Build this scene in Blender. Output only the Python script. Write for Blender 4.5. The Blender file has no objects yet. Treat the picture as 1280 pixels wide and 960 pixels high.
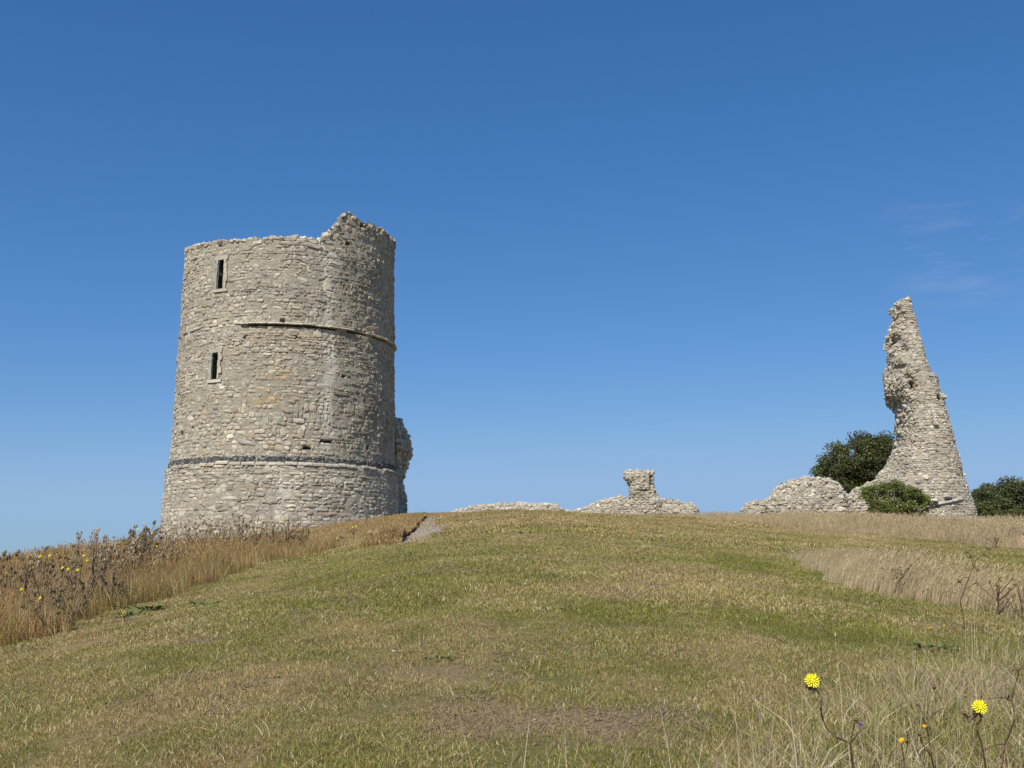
import bpy, math, random
import numpy as np
from mathutils import Vector, Matrix

random.seed(7)
RNG = np.random.default_rng(7)
SC = bpy.context.scene
COL = SC.collection
R_ = math.radians

# ---------------------------------------------------------------- camera
F = 1284.0
TP = 212.0 / F
PITCH = math.atan(TP)
CP, SP = math.cos(PITCH), math.sin(PITCH)
cam = bpy.data.objects.new('camera', bpy.data.cameras.new('camera'))
COL.objects.link(cam)
SC.camera = cam
cam.data.sensor_width = 36
cam.data.lens = 36 * F / 1280
cam.data.clip_start = 0.05
cam.data.clip_end = 60000
cam.rotation_euler = (R_(90) + PITCH, 0, 0)          # eye level is z = 0
SUN_EL, SUN_AZ = R_(48), R_(203)                      # azimuth clockwise from +Y
# ---------------------------------------------------------------- world
w = bpy.data.worlds.new('World')
SC.world = w
w.use_nodes = True
nt = w.node_tree
bg = nt.nodes['Background']
sky = nt.nodes.new('ShaderNodeTexSky')
sky.sky_type = 'NISHITA'
sky.sun_disc = False
sky.sun_elevation = SUN_EL
sky.sun_rotation = SUN_AZ
sky.air_density, sky.dust_density, sky.ozone_density, sky.altitude = 1, .28, 5, 800
sep = nt.nodes.new('ShaderNodeSeparateColor')
com = nt.nodes.new('ShaderNodeCombineColor')
nt.links.new(sky.outputs[0], sep.inputs[0])
for i, (g, s, cap) in enumerate([(1.15, .80, .30), (.82, .72, .475), (.68, .90, .735)]):
    # the same tone curve over the whole sky: deeper blue overhead, paler blue low down
    a = nt.nodes.new('ShaderNodeMath'); a.operation = 'MULTIPLY'; a.inputs[1].default_value = .1
    p = nt.nodes.new('ShaderNodeMath'); p.operation = 'POWER'; p.inputs[1].default_value = g
    q = nt.nodes.new('ShaderNodeMath'); q.operation = 'MULTIPLY'; q.inputs[1].default_value = s
    u = nt.nodes.new('ShaderNodeMath'); u.operation = 'SMOOTH_MIN'; u.inputs[1].default_value = cap; u.inputs[2].default_value = .12
    m = nt.nodes.new('ShaderNodeMath'); m.operation = 'MULTIPLY'; m.inputs[1].default_value = 10
    nt.links.new(sep.outputs[i], a.inputs[0]); nt.links.new(a.outputs[0], p.inputs[0])
    nt.links.new(p.outputs[0], q.inputs[0]); nt.links.new(q.outputs[0], u.inputs[0]); nt.links.new(u.outputs[0], m.inputs[0]); nt.links.new(m.outputs[0], com.inputs[i])
# thin cirrus wisps
tc = nt.nodes.new('ShaderNodeTexCoord')
mp = nt.nodes.new('ShaderNodeMapping'); mp.inputs['Rotation'].default_value = (0, R_(-28), 0)
mp.inputs['Scale'].default_value = (6, 6, 26)
nz = nt.nodes.new('ShaderNodeTexNoise'); nz.inputs['Scale'].default_value = 1.6; nz.inputs['Detail'].default_value = 7
nz.inputs['Roughness'].default_value = .62
rp = nt.nodes.new('ShaderNodeMapRange'); rp.inputs[1].default_value = .52; rp.inputs[2].default_value = .8
dt = nt.nodes.new('ShaderNodeVectorMath'); dt.operation = 'DISTANCE'
_d = Vector(((1215 - 640) / F, CP - (480 - 305) / F * SP, SP + (480 - 305) / F * CP)).normalized()
dt.inputs[1].default_value = _d
mk = nt.nodes.new('ShaderNodeMapRange'); mk.inputs[1].default_value = .085; mk.inputs[2].default_value = .02
mu = nt.nodes.new('ShaderNodeMath'); mu.operation = 'MULTIPLY'
mu2 = nt.nodes.new('ShaderNodeMath'); mu2.operation = 'MULTIPLY'; mu2.inputs[1].default_value = .32
mx = nt.nodes.new('ShaderNodeMix'); mx.data_type = 'RGBA'
mx.inputs['B'].default_value = (4.2, 5.2, 7.0, 1)
L = nt.links.new
L(tc.outputs['Generated'], mp.inputs[0]); L(mp.outputs[0], nz.inputs[0]); L(nz.outputs[0], rp.inputs[0])
L(tc.outputs['Generated'], dt.inputs[0]); L(dt.outputs['Value'], mk.inputs[0])
L(rp.outputs[0], mu.inputs[0]); L(mk.outputs[0], mu.inputs[1]); L(mu.outputs[0], mu2.inputs[0])
L(mu2.outputs[0], mx.inputs['Factor']); L(com.outputs[0], mx.inputs['A']); L(mx.outputs['Result'], bg.inputs[0])
bg.inputs[1].default_value = .1
# ---------------------------------------------------------------- sun
sun = bpy.data.objects.new('sun', bpy.data.lights.new('sun', 'SUN'))
COL.objects.link(sun)
sun.data.energy = 5.0
sun.data.angle = R_(.53)
sun.data.color = (1, .955, .88)
_s = Vector((math.sin(SUN_AZ) * math.cos(SUN_EL), math.cos(SUN_AZ) * math.cos(SUN_EL), math.sin(SUN_EL)))
sun.rotation_euler = _s.to_track_quat('Z', 'Y').to_euler()
sun.location = (-30, -30, 40)
SC.view_settings.view_transform = 'Standard'
SC.view_settings.look = 'None'
SC.view_settings.exposure = 0
SC.view_settings.gamma = 1
SC.cycles.max_bounces = 5
SC.cycles.diffuse_bounces = 3
SC.cycles.transparent_max_bounces = 4

# ---------------------------------------------------------------- pixel helpers (measuring the photograph)
def ray(px, py):
    v = (480 - py) / F
    return np.array([(px - 640) / F, CP - v * SP, SP + v * CP])
def at(px, py, Y):
    r = ray(px, py)
    return r * (Y / r[1])

# ---------------------------------------------------------------- noise
def _hash(ix, iy, iz, seed):
    h = (ix * 374761393 + iy * 668265263 + iz * 2147483647 + seed * 1274126177) & 0xffffffff
    h = ((h ^ (h >> 13)) * 1274126177) & 0xffffffff
    h = h ^ (h >> 16)
    return (h & 0xffff) / 65535.0
def vnoise(x, y, z=0.0, seed=0):
    x, y, z = np.broadcast_arrays(np.asarray(x, float), np.asarray(y, float), np.asarray(z, float))
    ix, iy, iz = np.floor(x).astype(np.int64), np.floor(y).astype(np.int64), np.floor(z).astype(np.int64)
    fx, fy, fz = x - ix, y - iy, z - iz
    fx, fy, fz = [f * f * (3 - 2 * f) for f in (fx, fy, fz)]
    o = 0
    for a in (0, 1):
        for b in (0, 1):
            for c in (0, 1):
                wgt = (fx if a else 1 - fx) * (fy if b else 1 - fy) * (fz if c else 1 - fz)
                o = o + wgt * _hash(ix + a, iy + b, iz + c, seed)
    return o * 2 - 1
def fbm(x, y, z=0.0, seed=0, oct=3):
    o, a = 0, 1.0
    for k in range(oct):
        o = o + a * vnoise(np.asarray(x) * 2 ** k, np.asarray(y) * 2 ** k, np.asarray(z) * 2 ** k, seed + k * 17)
        a *= .5
    return o

# ---------------------------------------------------------------- materials
def new_mat(name):
    m = bpy.data.materials.new(name)
    m.use_nodes = True
    return m, m.node_tree, m.node_tree.nodes['Principled BSDF']
def node(t, kind, **kw):
    n = t.nodes.new(kind)
    for k, v in kw.items():
        if k.startswith('i_'):
            n.inputs[k[2:].replace('_', ' ')].default_value = v
        else:
            setattr(n, k, v)
    return n
def mixrgb(t, blend, fac, a, b):
    n = t.nodes.new('ShaderNodeMix'); n.data_type = 'RGBA'; n.blend_type = blend
    for s, v in (('Factor', fac), ('A', a), ('B', b)):
        if isinstance(v, bpy.types.NodeSocket): t.links.new(v, n.inputs[s])
        elif s == 'Factor': n.inputs[s].default_value = v
        else: n.inputs[s].default_value = (*v, 1)
    return n.outputs['Result']
def maprange(t, v, a, b, c=0., d=1.):
    n = t.nodes.new('ShaderNodeMapRange')
    n.inputs[1].default_value, n.inputs[2].default_value, n.inputs[3].default_value, n.inputs[4].default_value = a, b, c, d
    t.links.new(v, n.inputs[0])
    return n.outputs[0]
def noise_tex(t, scale, detail=4, rough=.6, vec=None):
    n = t.nodes.new('ShaderNodeTexNoise')
    n.inputs['Scale'].default_value = scale; n.inputs['Detail'].default_value = detail; n.inputs['Roughness'].default_value = rough
    if vec is not None: t.links.new(vec, n.inputs['Vector'])
    return n
def geo_pos(t):
    return t.nodes.new('ShaderNodeNewGeometry').outputs['Position']

def stone_mat(name, part):
    m, t, b = new_mat(name)
    if part:
        col = t.nodes.new('ShaderNodeObjectInfo').outputs['Color']
    else:
        col = node(t, 'ShaderNodeAttribute', attribute_name='tint').outputs['Color']
    P = geo_pos(t)
    n1 = noise_tex(t, 5, 6, .7, P)
    n2 = noise_tex(t, 28, 3, .7, P)
    n3 = noise_tex(t, .55, 4, .6, P)
    c = mixrgb(t, 'MULTIPLY', 1, col, mixrgb(t, 'MIX', maprange(t, n1.outputs[0], .3, .7), (.86, .85, .82), (1.2, 1.19, 1.16)))
    c = mixrgb(t, 'MULTIPLY', .8, c, mixrgb(t, 'MIX', maprange(t, n3.outputs[0], .35, .65), (.88, .88, .88), (1.12, 1.10, 1.07)))
    c = mixrgb(t, 'MULTIPLY', .7, c, mixrgb(t, 'MIX', maprange(t, n2.outputs[0], .35, .6), (.74, .74, .72), (1.12, 1.12, 1.12)))
    t.links.new(c, b.inputs['Base Color'])
    b.inputs['Roughness'].default_value = .95
    b.inputs['Specular IOR Level'].default_value = .1
    bp = node(t, 'ShaderNodeBump', i_Strength=.7, i_Distance=.05)
    n4 = noise_tex(t, 14, 6, .75, P)
    t.links.new(n4.outputs[0], bp.inputs['Height'])
    t.links.new(bp.outputs[0], b.inputs['Normal'])
    return m
M_STONE = stone_mat('ragstone', False)
M_STONE_P = stone_mat('ragstone_block', True)

def mortar_mat():
    m, t, b = new_mat('lime_mortar')
    P = geo_pos(t)
    n1 = noise_tex(t, 3.2, 8, .75, P)
    n2 = noise_tex(t, 22, 4, .8, P)
    c = mixrgb(t, 'MIX', maprange(t, n1.outputs[0], .3, .7), (.33, .295, .23), (.53, .475, .375))
    c = mixrgb(t, 'MULTIPLY', 1, c, mixrgb(t, 'MIX', maprange(t, n2.outputs[0], .35, .62), (.66, .65, .63), (1.1, 1.1, 1.08)))
    c = mixrgb(t, 'MIX', node(t, 'ShaderNodeAttribute', attribute_name='pale').outputs['Fac'], c, mixrgb(t, 'MIX', maprange(t, n2.outputs[0], .35, .62), (.46, .42, .34), (.72, .67, .56)))
    t.links.new(c, b.inputs['Base Color'])
    b.inputs['Roughness'].default_value = 1
    b.inputs['Specular IOR Level'].default_value = .05
    bp = node(t, 'ShaderNodeBump', i_Strength=.9, i_Distance=.08)
    n3 = noise_tex(t, 9, 8, .8, P)
    t.links.new(n3.outputs[0], bp.inputs['Height']); t.links.new(bp.outputs[0], b.inputs['Normal'])
    return m
M_MORTAR = mortar_mat()

def plain_mat(name, c1, c2, scale=8, rough=.9, bump=.3):
    m, t, b = new_mat(name)
    P = geo_pos(t)
    n1 = noise_tex(t, scale, 5, .65, P)
    t.links.new(mixrgb(t, 'MIX', maprange(t, n1.outputs[0], .3, .7), c1, c2), b.inputs['Base Color'])
    b.inputs['Roughness'].default_value = rough
    b.inputs['Specular IOR Level'].default_value = .15
    bp = node(t, 'ShaderNodeBump', i_Strength=bump, i_Distance=.02)
    t.links.new(n1.outputs[0], bp.inputs['Height']); t.links.new(bp.outputs[0], b.inputs['Normal'])
    return m
M_BARK = plain_mat('bark', (.03, .025, .02), (.09, .075, .055), 6)
M_DARKSTEM = plain_mat('dark_stem', (.08, .045, .03), (.20, .12, .07), 60, .8)
M_PALESTEM = plain_mat('dry_stem', (.22, .15, .09), (.36, .26, .16), 60, .8)
M_HEAD = plain_mat('dry_seed_head', (.10, .078, .038), (.32, .24, .125), 50, .9)
M_HEAD2 = plain_mat('pale_seed_head', (.30, .23, .13), (.56, .45, .29), 50, .9)
M_YELLOW = plain_mat('yellow_petal', (.80, .72, .02), (.88, .80, .04), 200, .6, .1)
M_ORANGE = plain_mat('orange_bud', (.75, .38, .02), (.8, .5, .03), 200, .6, .1)
M_PURPLE = plain_mat('purple_petal', (.34, .2, .42), (.5, .34, .55), 200, .6, .1)
M_LEAFG = plain_mat('weed_leaf', (.09, .13, .03), (.16, .20, .06), 30, .6, .2)
M_REVEAL_SHADE = plain_mat('reveal_painted_shade', (.03, .028, .025), (.10, .09, .075), 6, 1)  # near-black colour paints in the shade inside the slit windows
M_CRUMB = plain_mat('earth_crumb', (.10, .07, .04), (.27, .20, .13), 40, 1, .4)
M_CHIP = plain_mat('pale_chip', (.38, .34, .28), (.55, .52, .45), 30, .8, .2)

def blade_mat(name, stops_dry, stops_green, transl=.25):
    """colour comes from a per-blade value; the point's own 'green' value shifts the share of live blades"""
    m, t, b = new_mat(name)
    bc = node(t, 'ShaderNodeAttribute', attribute_name='bc').outputs['Fac']
    g = node(t, 'ShaderNodeAttribute', attribute_name='green', attribute_type='INSTANCER').outputs['Fac']
    oi = t.nodes.new('ShaderNodeObjectInfo').outputs['Random']
    def ramp(stops):
        r = t.nodes.new('ShaderNodeValToRGB')
        e = r.color_ramp.elements
        while len(e) < len(stops): e.new(.5)
        for k, (p_, c_) in enumerate(stops):
            e[k].position = p_; e[k].color = (*c_, 1)
        t.links.new(bc, r.inputs[0])
        return r.outputs[0]
    dry, grn = ramp(stops_dry), ramp(stops_green)
    bc2 = node(t, 'ShaderNodeAttribute', attribute_name='bc2').outputs['Fac']
    cmp_ = t.nodes.new('ShaderNodeMath'); cmp_.operation = 'LESS_THAN'
    t.links.new(bc2, cmp_.inputs[0]); t.links.new(g, cmp_.inputs[1])
    c = mixrgb(t, 'MIX', cmp_.outputs[0], dry, grn)
    c = mixrgb(t, 'MULTIPLY', 1, c, mixrgb(t, 'MIX', oi, (.82, .82, .82), (1.15, 1.13, 1.1)))
    t.links.new(c, b.inputs['Base Color'])
    b.inputs['Roughness'].default_value = .75
    b.inputs['Specular IOR Level'].default_value = .2
    tr = t.nodes.new('ShaderNodeBsdfTranslucent'); t.links.new(c, tr.inputs[0])
    ms = t.nodes.new('ShaderNodeMixShader'); ms.inputs[0].default_value = transl
    t.links.new(b.outputs[0], ms.inputs[1]); t.links.new(tr.outputs[0], ms.inputs[2])
    t.links.new(ms.outputs[0], t.nodes['Material Output'].inputs[0])
    return m
GREENS = [(0, (.09, .10, .016)), (.5, (.26, .26, .05)), (1, (.45, .43, .12))]
M_TURF = blade_mat('turf_blade', [(0, (.13, .08, .03)), (.35, (.40, .27, .105)), (.75, (.62, .475, .225)), (1, (.86, .77, .50))], GREENS)
M_STRAW = blade_mat('straw', [(0, (.24, .14, .055)), (.4, (.46, .29, .12)), (.8, (.60, .43, .20)), (1, (.72, .60, .38))], GREENS, .3)
M_STRAW_PALE = blade_mat('bleached_straw', [(0, (.30, .21, .11)), (.4, (.54, .42, .24)), (.8, (.68, .56, .35)), (1, (.80, .71, .52))], GREENS, .3)

def leaf_mat(name, c1, c2, c3):
    m, t, b = new_mat(name)
    a = node(t, 'ShaderNodeAttribute', attribute_name='bc').outputs['Fac']
    r = t.nodes.new('ShaderNodeValToRGB')
    r.color_ramp.elements[0].color = (*c1, 1); r.color_ramp.elements[1].color = (*c3, 1)
    e = r.color_ramp.elements.new(.6); e.color = (*c2, 1)
    t.links.new(a, r.inputs[0]); t.links.new(r.outputs[0], b.inputs['Base Color'])
    b.inputs['Roughness'].default_value = .6
    b.inputs['Specular IOR Level'].default_value = .25
    tr = t.nodes.new('ShaderNodeBsdfTranslucent'); t.links.new(r.outputs[0], tr.inputs[0])
    ms = t.nodes.new('ShaderNodeMixShader'); ms.inputs[0].default_value = .2
    t.links.new(b.outputs[0], ms.inputs[1]); t.links.new(tr.outputs[0], ms.inputs[2])
    t.links.new(ms.outputs[0], t.nodes['Material Output'].inputs[0])
    return m

# ---------------------------------------------------------------- mesh helpers
def mesh_from(name, V, faces_list, mat=None, attrs=None, smooth=False):
    """faces_list: list of int arrays, each (n, k) with constant k"""
    me = bpy.data.meshes.new(name)
    V = np.asarray(V, np.float32)
    loops = np.concatenate([f.ravel() for f in faces_list]).astype(np.int32)
    tot = np.concatenate([np.full(len(f), f.shape[1], np.int32) for f in faces_list])
    start = np.concatenate([[0], np.cumsum(tot)[:-1]]).astype(np.int32)
    me.vertices.add(len(V)); me.vertices.foreach_set('co', V.ravel())
    me.loops.add(len(loops)); me.loops.foreach_set('vertex_index', loops)
    me.polygons.add(len(tot)); me.polygons.foreach_set('loop_start', start)
    me.polygons.foreach_set('use_smooth', np.full(len(tot), smooth))
    me.update(calc_edges=True)
    for k, (typ, arr) in (attrs or {}).items():
        a = me.attributes.new(k, typ, 'POINT')
        a.data.foreach_set('color' if typ == 'FLOAT_COLOR' else ('vector' if typ == 'FLOAT_VECTOR' else 'value'),
                           np.asarray(arr).ravel())
    if mat: me.materials.append(mat)
    return me
def link(name, me, parent=None, loc=None):
    o = bpy.data.objects.new(name, me)
    COL.objects.link(o)
    if parent is not None:
        o.parent = parent
        o.matrix_parent_inverse = Matrix.Translation(-parent.location)
    if loc is not None: o.location = loc
    return o
def thing(name, label, cat, loc=(0, 0, 0), group=None):
    o = bpy.data.objects.new(name, None)
    COL.objects.link(o)
    o.location = loc
    o.empty_display_size = .5
    o['label'] = label; o['category'] = cat
    if group: o['group'] = group
    return o
class MB:
    def __init__(s): s.v = []; s.f = []
    def tube(s, pts, r0, r1, n=4):
        pts = [Vector(p) for p in pts]
        b0 = len(s.v)
        for i, p in enumerate(pts):
            d = (pts[min(i + 1, len(pts) - 1)] - pts[max(i - 1, 0)]).normalized()
            a = d.orthogonal().normalized(); b = d.cross(a)
            r = r0 + (r1 - r0) * i / max(1, len(pts) - 1)
            for k in range(n):
                an = 2 * math.pi * k / n
                s.v.append(p + a * (math.cos(an) * r) + b * (math.sin(an) * r))
        for i in range(len(pts) - 1):
            for k in range(n):
                q = b0 + i * n; k2 = (k + 1) % n
                s.f.append((q + k, q + k2, q + n + k2, q + n + k))
        s.f.append(tuple(b0 + (len(pts) - 1) * n + k for k in range(n)))
    def blob(s, c, rx, rz, n=6, up=Vector((0, 0, 1))):
        c = Vector(c); b0 = len(s.v)
        up = up.normalized(); a = up.orthogonal().normalized(); b = up.cross(a)
        rings = [(-.9, .35), (-.3, .95), (.35, .8), (.95, .3)]
        for h, r in rings:
            for k in range(n):
                an = 2 * math.pi * (k + .5 * (h > 0)) / n; j = random.uniform(.8, 1.2)
                s.v.append(c + up * (h * rz) + (a * math.cos(an) + b * math.sin(an)) * (r * rx * j))
        for i in range(3):
            for k in range(n):
                q = b0 + i * n; k2 = (k + 1) % n
                s.f.append((q + k, q + k2, q + n + k2, q + n + k))
        s.f.append(tuple(b0 + k for k in reversed(range(n)))); s.f.append(tuple(b0 + 3 * n + k for k in range(n)))
    def quad(s, a, b, c, d):
        b0 = len(s.v); s.v += [Vector(q) for q in (a, b, c, d)]; s.f.append((b0, b0 + 1, b0 + 2, b0 + 3))
    def leaf(s, p, d, l, wd, droop=.3):
        p = Vector(p); d = Vector(d).normalized()
        sd = d.cross(Vector((0, 0, 1)))
        sd = sd.normalized() if sd.length > 1e-3 else Vector((1, 0, 0))
        m = p + d * l * .5 + Vector((0, 0, .06 * l)); e = p + d * l - Vector((0, 0, droop * l))
        b0 = len(s.v)
        s.v += [p, m + sd * wd * .5, e, m - sd * wd * .5, m - Vector((0, 0, .12 * wd))]
        s.f += [(b0, b0 + 1, b0 + 4), (b0, b0 + 4, b0 + 3), (b0 + 4, b0 + 1, b0 + 2), (b0 + 4, b0 + 2, b0 + 3)]
    def build(s, name, mat, parent=None, smooth=False):
        me = bpy.data.meshes.new(name)
        me.from_pydata([tuple(q) for q in s.v], [], s.f)
        me.materials.append(mat)
        if smooth: me.polygons.foreach_set('use_smooth', [True] * len(me.polygons))
        me.update()
        return link(name, me, parent)

# ---------------------------------------------------------------- terrain
def hermite(xs, ys, x):
    """xs (n,), ys (n,) or (n,N): smooth interpolation at x (N,)"""
    xs = np.asarray(xs, float); ys = np.asarray(ys, float)
    d = np.diff(ys, axis=0) / (np.diff(xs)[:, None] if ys.ndim == 2 else np.diff(xs))
    m = np.zeros_like(ys)
    m[1:-1] = np.where(d[:-1] * d[1:] > 0, 2 * d[:-1] * d[1:] / (d[:-1] + d[1:] + 1e-12), 0)
    m[0], m[-1] = d[0], d[-1]
    x = np.clip(x, xs[0], xs[-1])
    i = np.clip(np.searchsorted(xs, x) - 1, 0, len(xs) - 2)
    h = xs[i + 1] - xs[i]; t = (x - xs[i]) / h
    if ys.ndim == 2:
        ar = np.arange(ys.shape[1]); y0, y1, m0, m1 = ys[i, ar], ys[i + 1, ar], m[i, ar], m[i + 1, ar]
    else:
        y0, y1, m0, m1 = ys[i], ys[i + 1], m[i], m[i + 1]
    return (2*t**3 - 3*t*t + 1) * y0 + (t**3 - 2*t*t + t) * h * m0 + (3*t*t - 2*t**3) * y1 + (t**3 - t*t) * h * m1
PY = [-300, -40, -10, 0, 5, 10, 15, 20, 25, 30, 35, 40, 45, 52, 62, 90, 140, 220, 420, 900]
PZ = [-18, -4.5, -2.2, -1.3] + [-1.3 + .1085 * y - .0009 * y * y for y in (5, 10, 15, 20, 25, 30, 35, 40, 45)] + [1.98, 2.28, 3.05, 3.6, 2, -30, -60]
DX = [-400, -60, -30, -18, -9, -4.7, 0, 4.5, 9, 14.5, 29, 60, 400]
DY = [-10, 5, 9, 13, 18, 25, 35, 45, 52, 62, 90, 200]
DT = [[80, 11, 4.2, 2.2, .85, .35, 0, .15, .5, 1.0, 2.0, 4, 60],
      [80, 11, 4.2, 2.2, .85, .38, 0, .15, .5, 1.0, 2.0, 4, 60],
      [80, 11, 4.2, 2.2, .95, .46, 0, .25, .6, 1.0, 2.0, 4, 60],
      [80, 11, 4.3, 2.3, 1.0, .58, 0, .30, .66, 1.05, 2.0, 4, 60],
      [80, 11, 4.5, 2.4, 1.1, .64, 0, .36, .76, 1.1, 2.0, 4, 60],
      [80, 12, 4.6, 2.5, 1.15, .80, 0, .40, .80, 1.15, 1.9, 4, 60],
      [80, 12, 4.2, 2.2, 1.1, .73, 0, .30, .74, 1.1, 1.5, 3.5, 60],
      [80, 12, 3.9, 2.0, .78, .42, 0, .12, .32, .56, 1.1, 3, 60],
      [80, 12, 3.6, 1.8, .45, .03, 0, .06, .25, .45, 1.0, 2.8, 60],
      [80, 12, 3.2, 1.5, .3, 0, 0, .02, .15, .35, .85, 2.2, 60],
      [80, 12, 3, 1.4, .3, 0, 0, 0, .1, .2, .7, 1.8, 60],
      [80, 12, 3, 1.4, .3, 0, 0, 0, 0, 0, .4, 1.5, 60]]
PATHC = None
def H(x, y, fine=True):
    x, y = np.broadcast_arrays(np.asarray(x, float), np.asarray(y, float))
    sh = x.shape; x = x.ravel(); y = y.ravel()
    T = np.array(DT, float)
    rows = np.stack([hermite(DX, T[k], x) for k in range(len(DY))])
    z = hermite(PY, PZ, y) - hermite(DY, rows, y)
    if fine:
        z = z + .035 * fbm(x * .45, y * .45, 0, 3) * np.clip((y - 2) / 5, 0, 1) + .008 * fbm(x * 2.3, y * 2.3, 0, 9)
        if PATHC is not None:
            d = path_dist(x, y)
            z = z - .08 * np.clip((.62 - d) / .2, 0, 1)
            # little turf bank on the tower side of the worn scar
    z = np.where(z < -58, -58, z)
    return z.reshape(sh)
def hit(px, py, ymax=140.):
    r = ray(px, py)
    Y = np.concatenate([np.arange(1.5, 30, .02), np.arange(30, ymax, .05)])
    X = r[0] / r[1] * Y; Z = r[2] / r[1] * Y
    g = H(X, Y)
    k = np.argmax(g > Z)
    if not (g > Z).any(): k = len(Y) - 1
    return np.array([X[k], Y[k], float(g[k])])
_pc = [list(hit(*p)[:2]) for p in ((539, 645.5), (537, 648), (533, 654), (528, 661), (523, 668), (517, 675))]
def path_dist(x, y):
    P = np.array(PATHC); best = np.full(np.shape(x), 1e9)
    for a, b in zip(P[:-1], P[1:]):
        ab = b - a; t = np.clip(((x - a[0]) * ab[0] + (y - a[1]) * ab[1]) / (ab @ ab), 0, 1)
        best = np.minimum(best, np.hypot(x - a[0] - t * ab[0], y - a[1] - t * ab[1]))
    return best + .12 * vnoise(x * 1.7, y * 1.2, 0, 5)
PATHC = _pc

# where the turf is live or worn, as measured on the ground
_spots = []   # (x, y, rx, ry, green, bare)
for px_, py_, rx, ry, g_, b_ in [(850, 765, 1.0, .8, .28, 0), (915, 700, 1.2, 2.2, .22, 0), (1150, 700, 3.5, 4., .2, 0), (990, 715, .8, 1.6, .2, 0),
                                 (1190, 815, .9, .8, .3, 0), (1060, 800, .9, .7, .2, 0), (470, 700, 1.2, 3.5, .2, 0), (530, 745, 1.6, 1.2, .15, 0),
                                 (640, 785, .3, .35, .2, 0), (400, 760, .9, 1., .22, 0), (690, 843, .25, .2, .35, 0), (605, 868, .18, .15, .35, 0),
                                 (310, 800, .6, .6, .2, 0), (600, 800, .45, .4, -.2, .15), (560, 880, .4, .25, -.2, .2), (640, 905, .42, .22, -.4, .40),
                                 (790, 905, .3, .2, -.1, .35), (760, 740, 1.0, .8, -.25, 0), (420, 790, .5, .4, -.15, 0), (330, 860, .6, .4, -.15, .1),
                                 (560, 840, .5, .25, -.2, .3), (600, 650, 6, 5, -.4, 0), (450, 650, 4, 4, -.3, 0), (900, 650, 7, 3, -.15, 0), (1000, 660, 5, 4, -.2, 0)]:
    p_ = hit(px_, py_)
    _spots.append((p_[0], p_[1], rx, ry, g_, b_))
def green_bare(x, y):
    g = .46 + .20 * fbm(x * .6, y * .5, 0, 21) + .30 * fbm(x * 3.1, y * 2.4, 0, 22)
    b = np.clip(.9 * (fbm(x * 1.3, y * 1.1, 0, 31, 4) - .8), 0, 1)
    g = g - .18 * np.clip((y - 30) / 12, 0, 1)
    for sx, sy, rx, ry, gg, bb in _spots:
        k = np.exp(-(((x - sx) / rx) ** 2 + ((y - sy) / ry) ** 2) * (1 + .5 * vnoise(x * 3, y * 3, 0, 40)))
        g = g + gg * k; b = b + bb * k
    d = path_dist(x, y)
    b = np.maximum(b, np.clip((.46 - d) / .12, 0, 1))
    return np.clip(g, 0, 1), np.clip(b, 0, 1)

def axis(fine0, fine1, step, lo, hi, grow=1.13):
    a = list(np.arange(fine0, fine1 + 1e-6, step))
    s = step; v = fine1
    while v < hi: s *= grow; v += s; a.append(v)
    s = step; v = fine0
    while v > lo: s *= grow; v -= s; a.insert(0, v)
    return np.array(a)
gx = axis(-13, 13, .16, -40000, 40000, 1.09)
gy = axis(2, 46, .16, -40000, 40000, 1.09)
GX, GY = np.meshgrid(gx, gy)
GZ = H(GX, GY)
GG, GB = green_bare(GX, GY)
nx, ny = len(gx), len(gy)
idx = np.arange(nx * ny).reshape(ny, nx)
quads = np.stack([idx[:-1, :-1], idx[:-1, 1:], idx[1:, 1:], idx[1:, :-1]], -1).reshape(-1, 4)
m, t, b = new_mat('dry_turf_soil')
P = geo_pos(t)
ag = node(t, 'ShaderNodeAttribute', attribute_name='green').outputs['Fac']
ab_ = node(t, 'ShaderNodeAttribute', attribute_name='bare').outputs['Fac']
n1 = noise_tex(t, 16, 6, .8, P); n2 = noise_tex(t, 3, 6, .7, P); n3 = noise_tex(t, 60, 4, .8, P); n5 = noise_tex(t, .02, 5, .6, P)
dry = mixrgb(t, 'MIX', maprange(t, n1.outputs[0], .3, .7), (.20, .135, .06), (.42, .31, .15))
grn = mixrgb(t, 'MIX', maprange(t, n1.outputs[0], .3, .7), (.11, .11, .03), (.22, .20, .07))
soil = mixrgb(t, 'MIX', maprange(t, n3.outputs[0], .38, .62), (.11, .08, .05), (.40, .32, .22))
mg = t.nodes.new('ShaderNodeMath'); mg.operation = 'ADD'; t.links.new(ag, mg.inputs[0])
t.links.new(maprange(t, n3.outputs[0], .3, .7, -.45, .45), mg.inputs[1])
c = mixrgb(t, 'MIX', maprange(t, mg.outputs[0], .25, .75), dry, grn)
c = mixrgb(t, 'MIX', ab_, c, soil)
far = t.nodes.new('ShaderNodeSeparateXYZ'); t.links.new(P, far.inputs[0])
farc = mixrgb(t, 'MIX', maprange(t, n5.outputs[0], .4, .6), (.10, .12, .05), (.20, .18, .09))
c = mixrgb(t, 'MIX', maprange(t, far.outputs['Z'], -8, -20), c, farc)
t.links.new(c, b.inputs['Base Color'])
b.inputs['Roughness'].default_value = 1; b.inputs['Specular IOR Level'].default_value = .05
bp = node(t, 'ShaderNodeBump', i_Strength=.8, i_Distance=.03)
t.links.new(n3.outputs[0], bp.inputs['Height']); t.links.new(bp.outputs[0], b.inputs['Normal'])
ground = link('ground', mesh_from('ground', np.stack([GX, GY, GZ], -1).reshape(-1, 3), [quads], m,
              {'green': ('FLOAT', GG), 'bare': ('FLOAT', GB)}, smooth=True))
ground['kind'] = 'structure'
ground['label'] = 'dry mown hilltop turf sloping up to the ruins'

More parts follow.
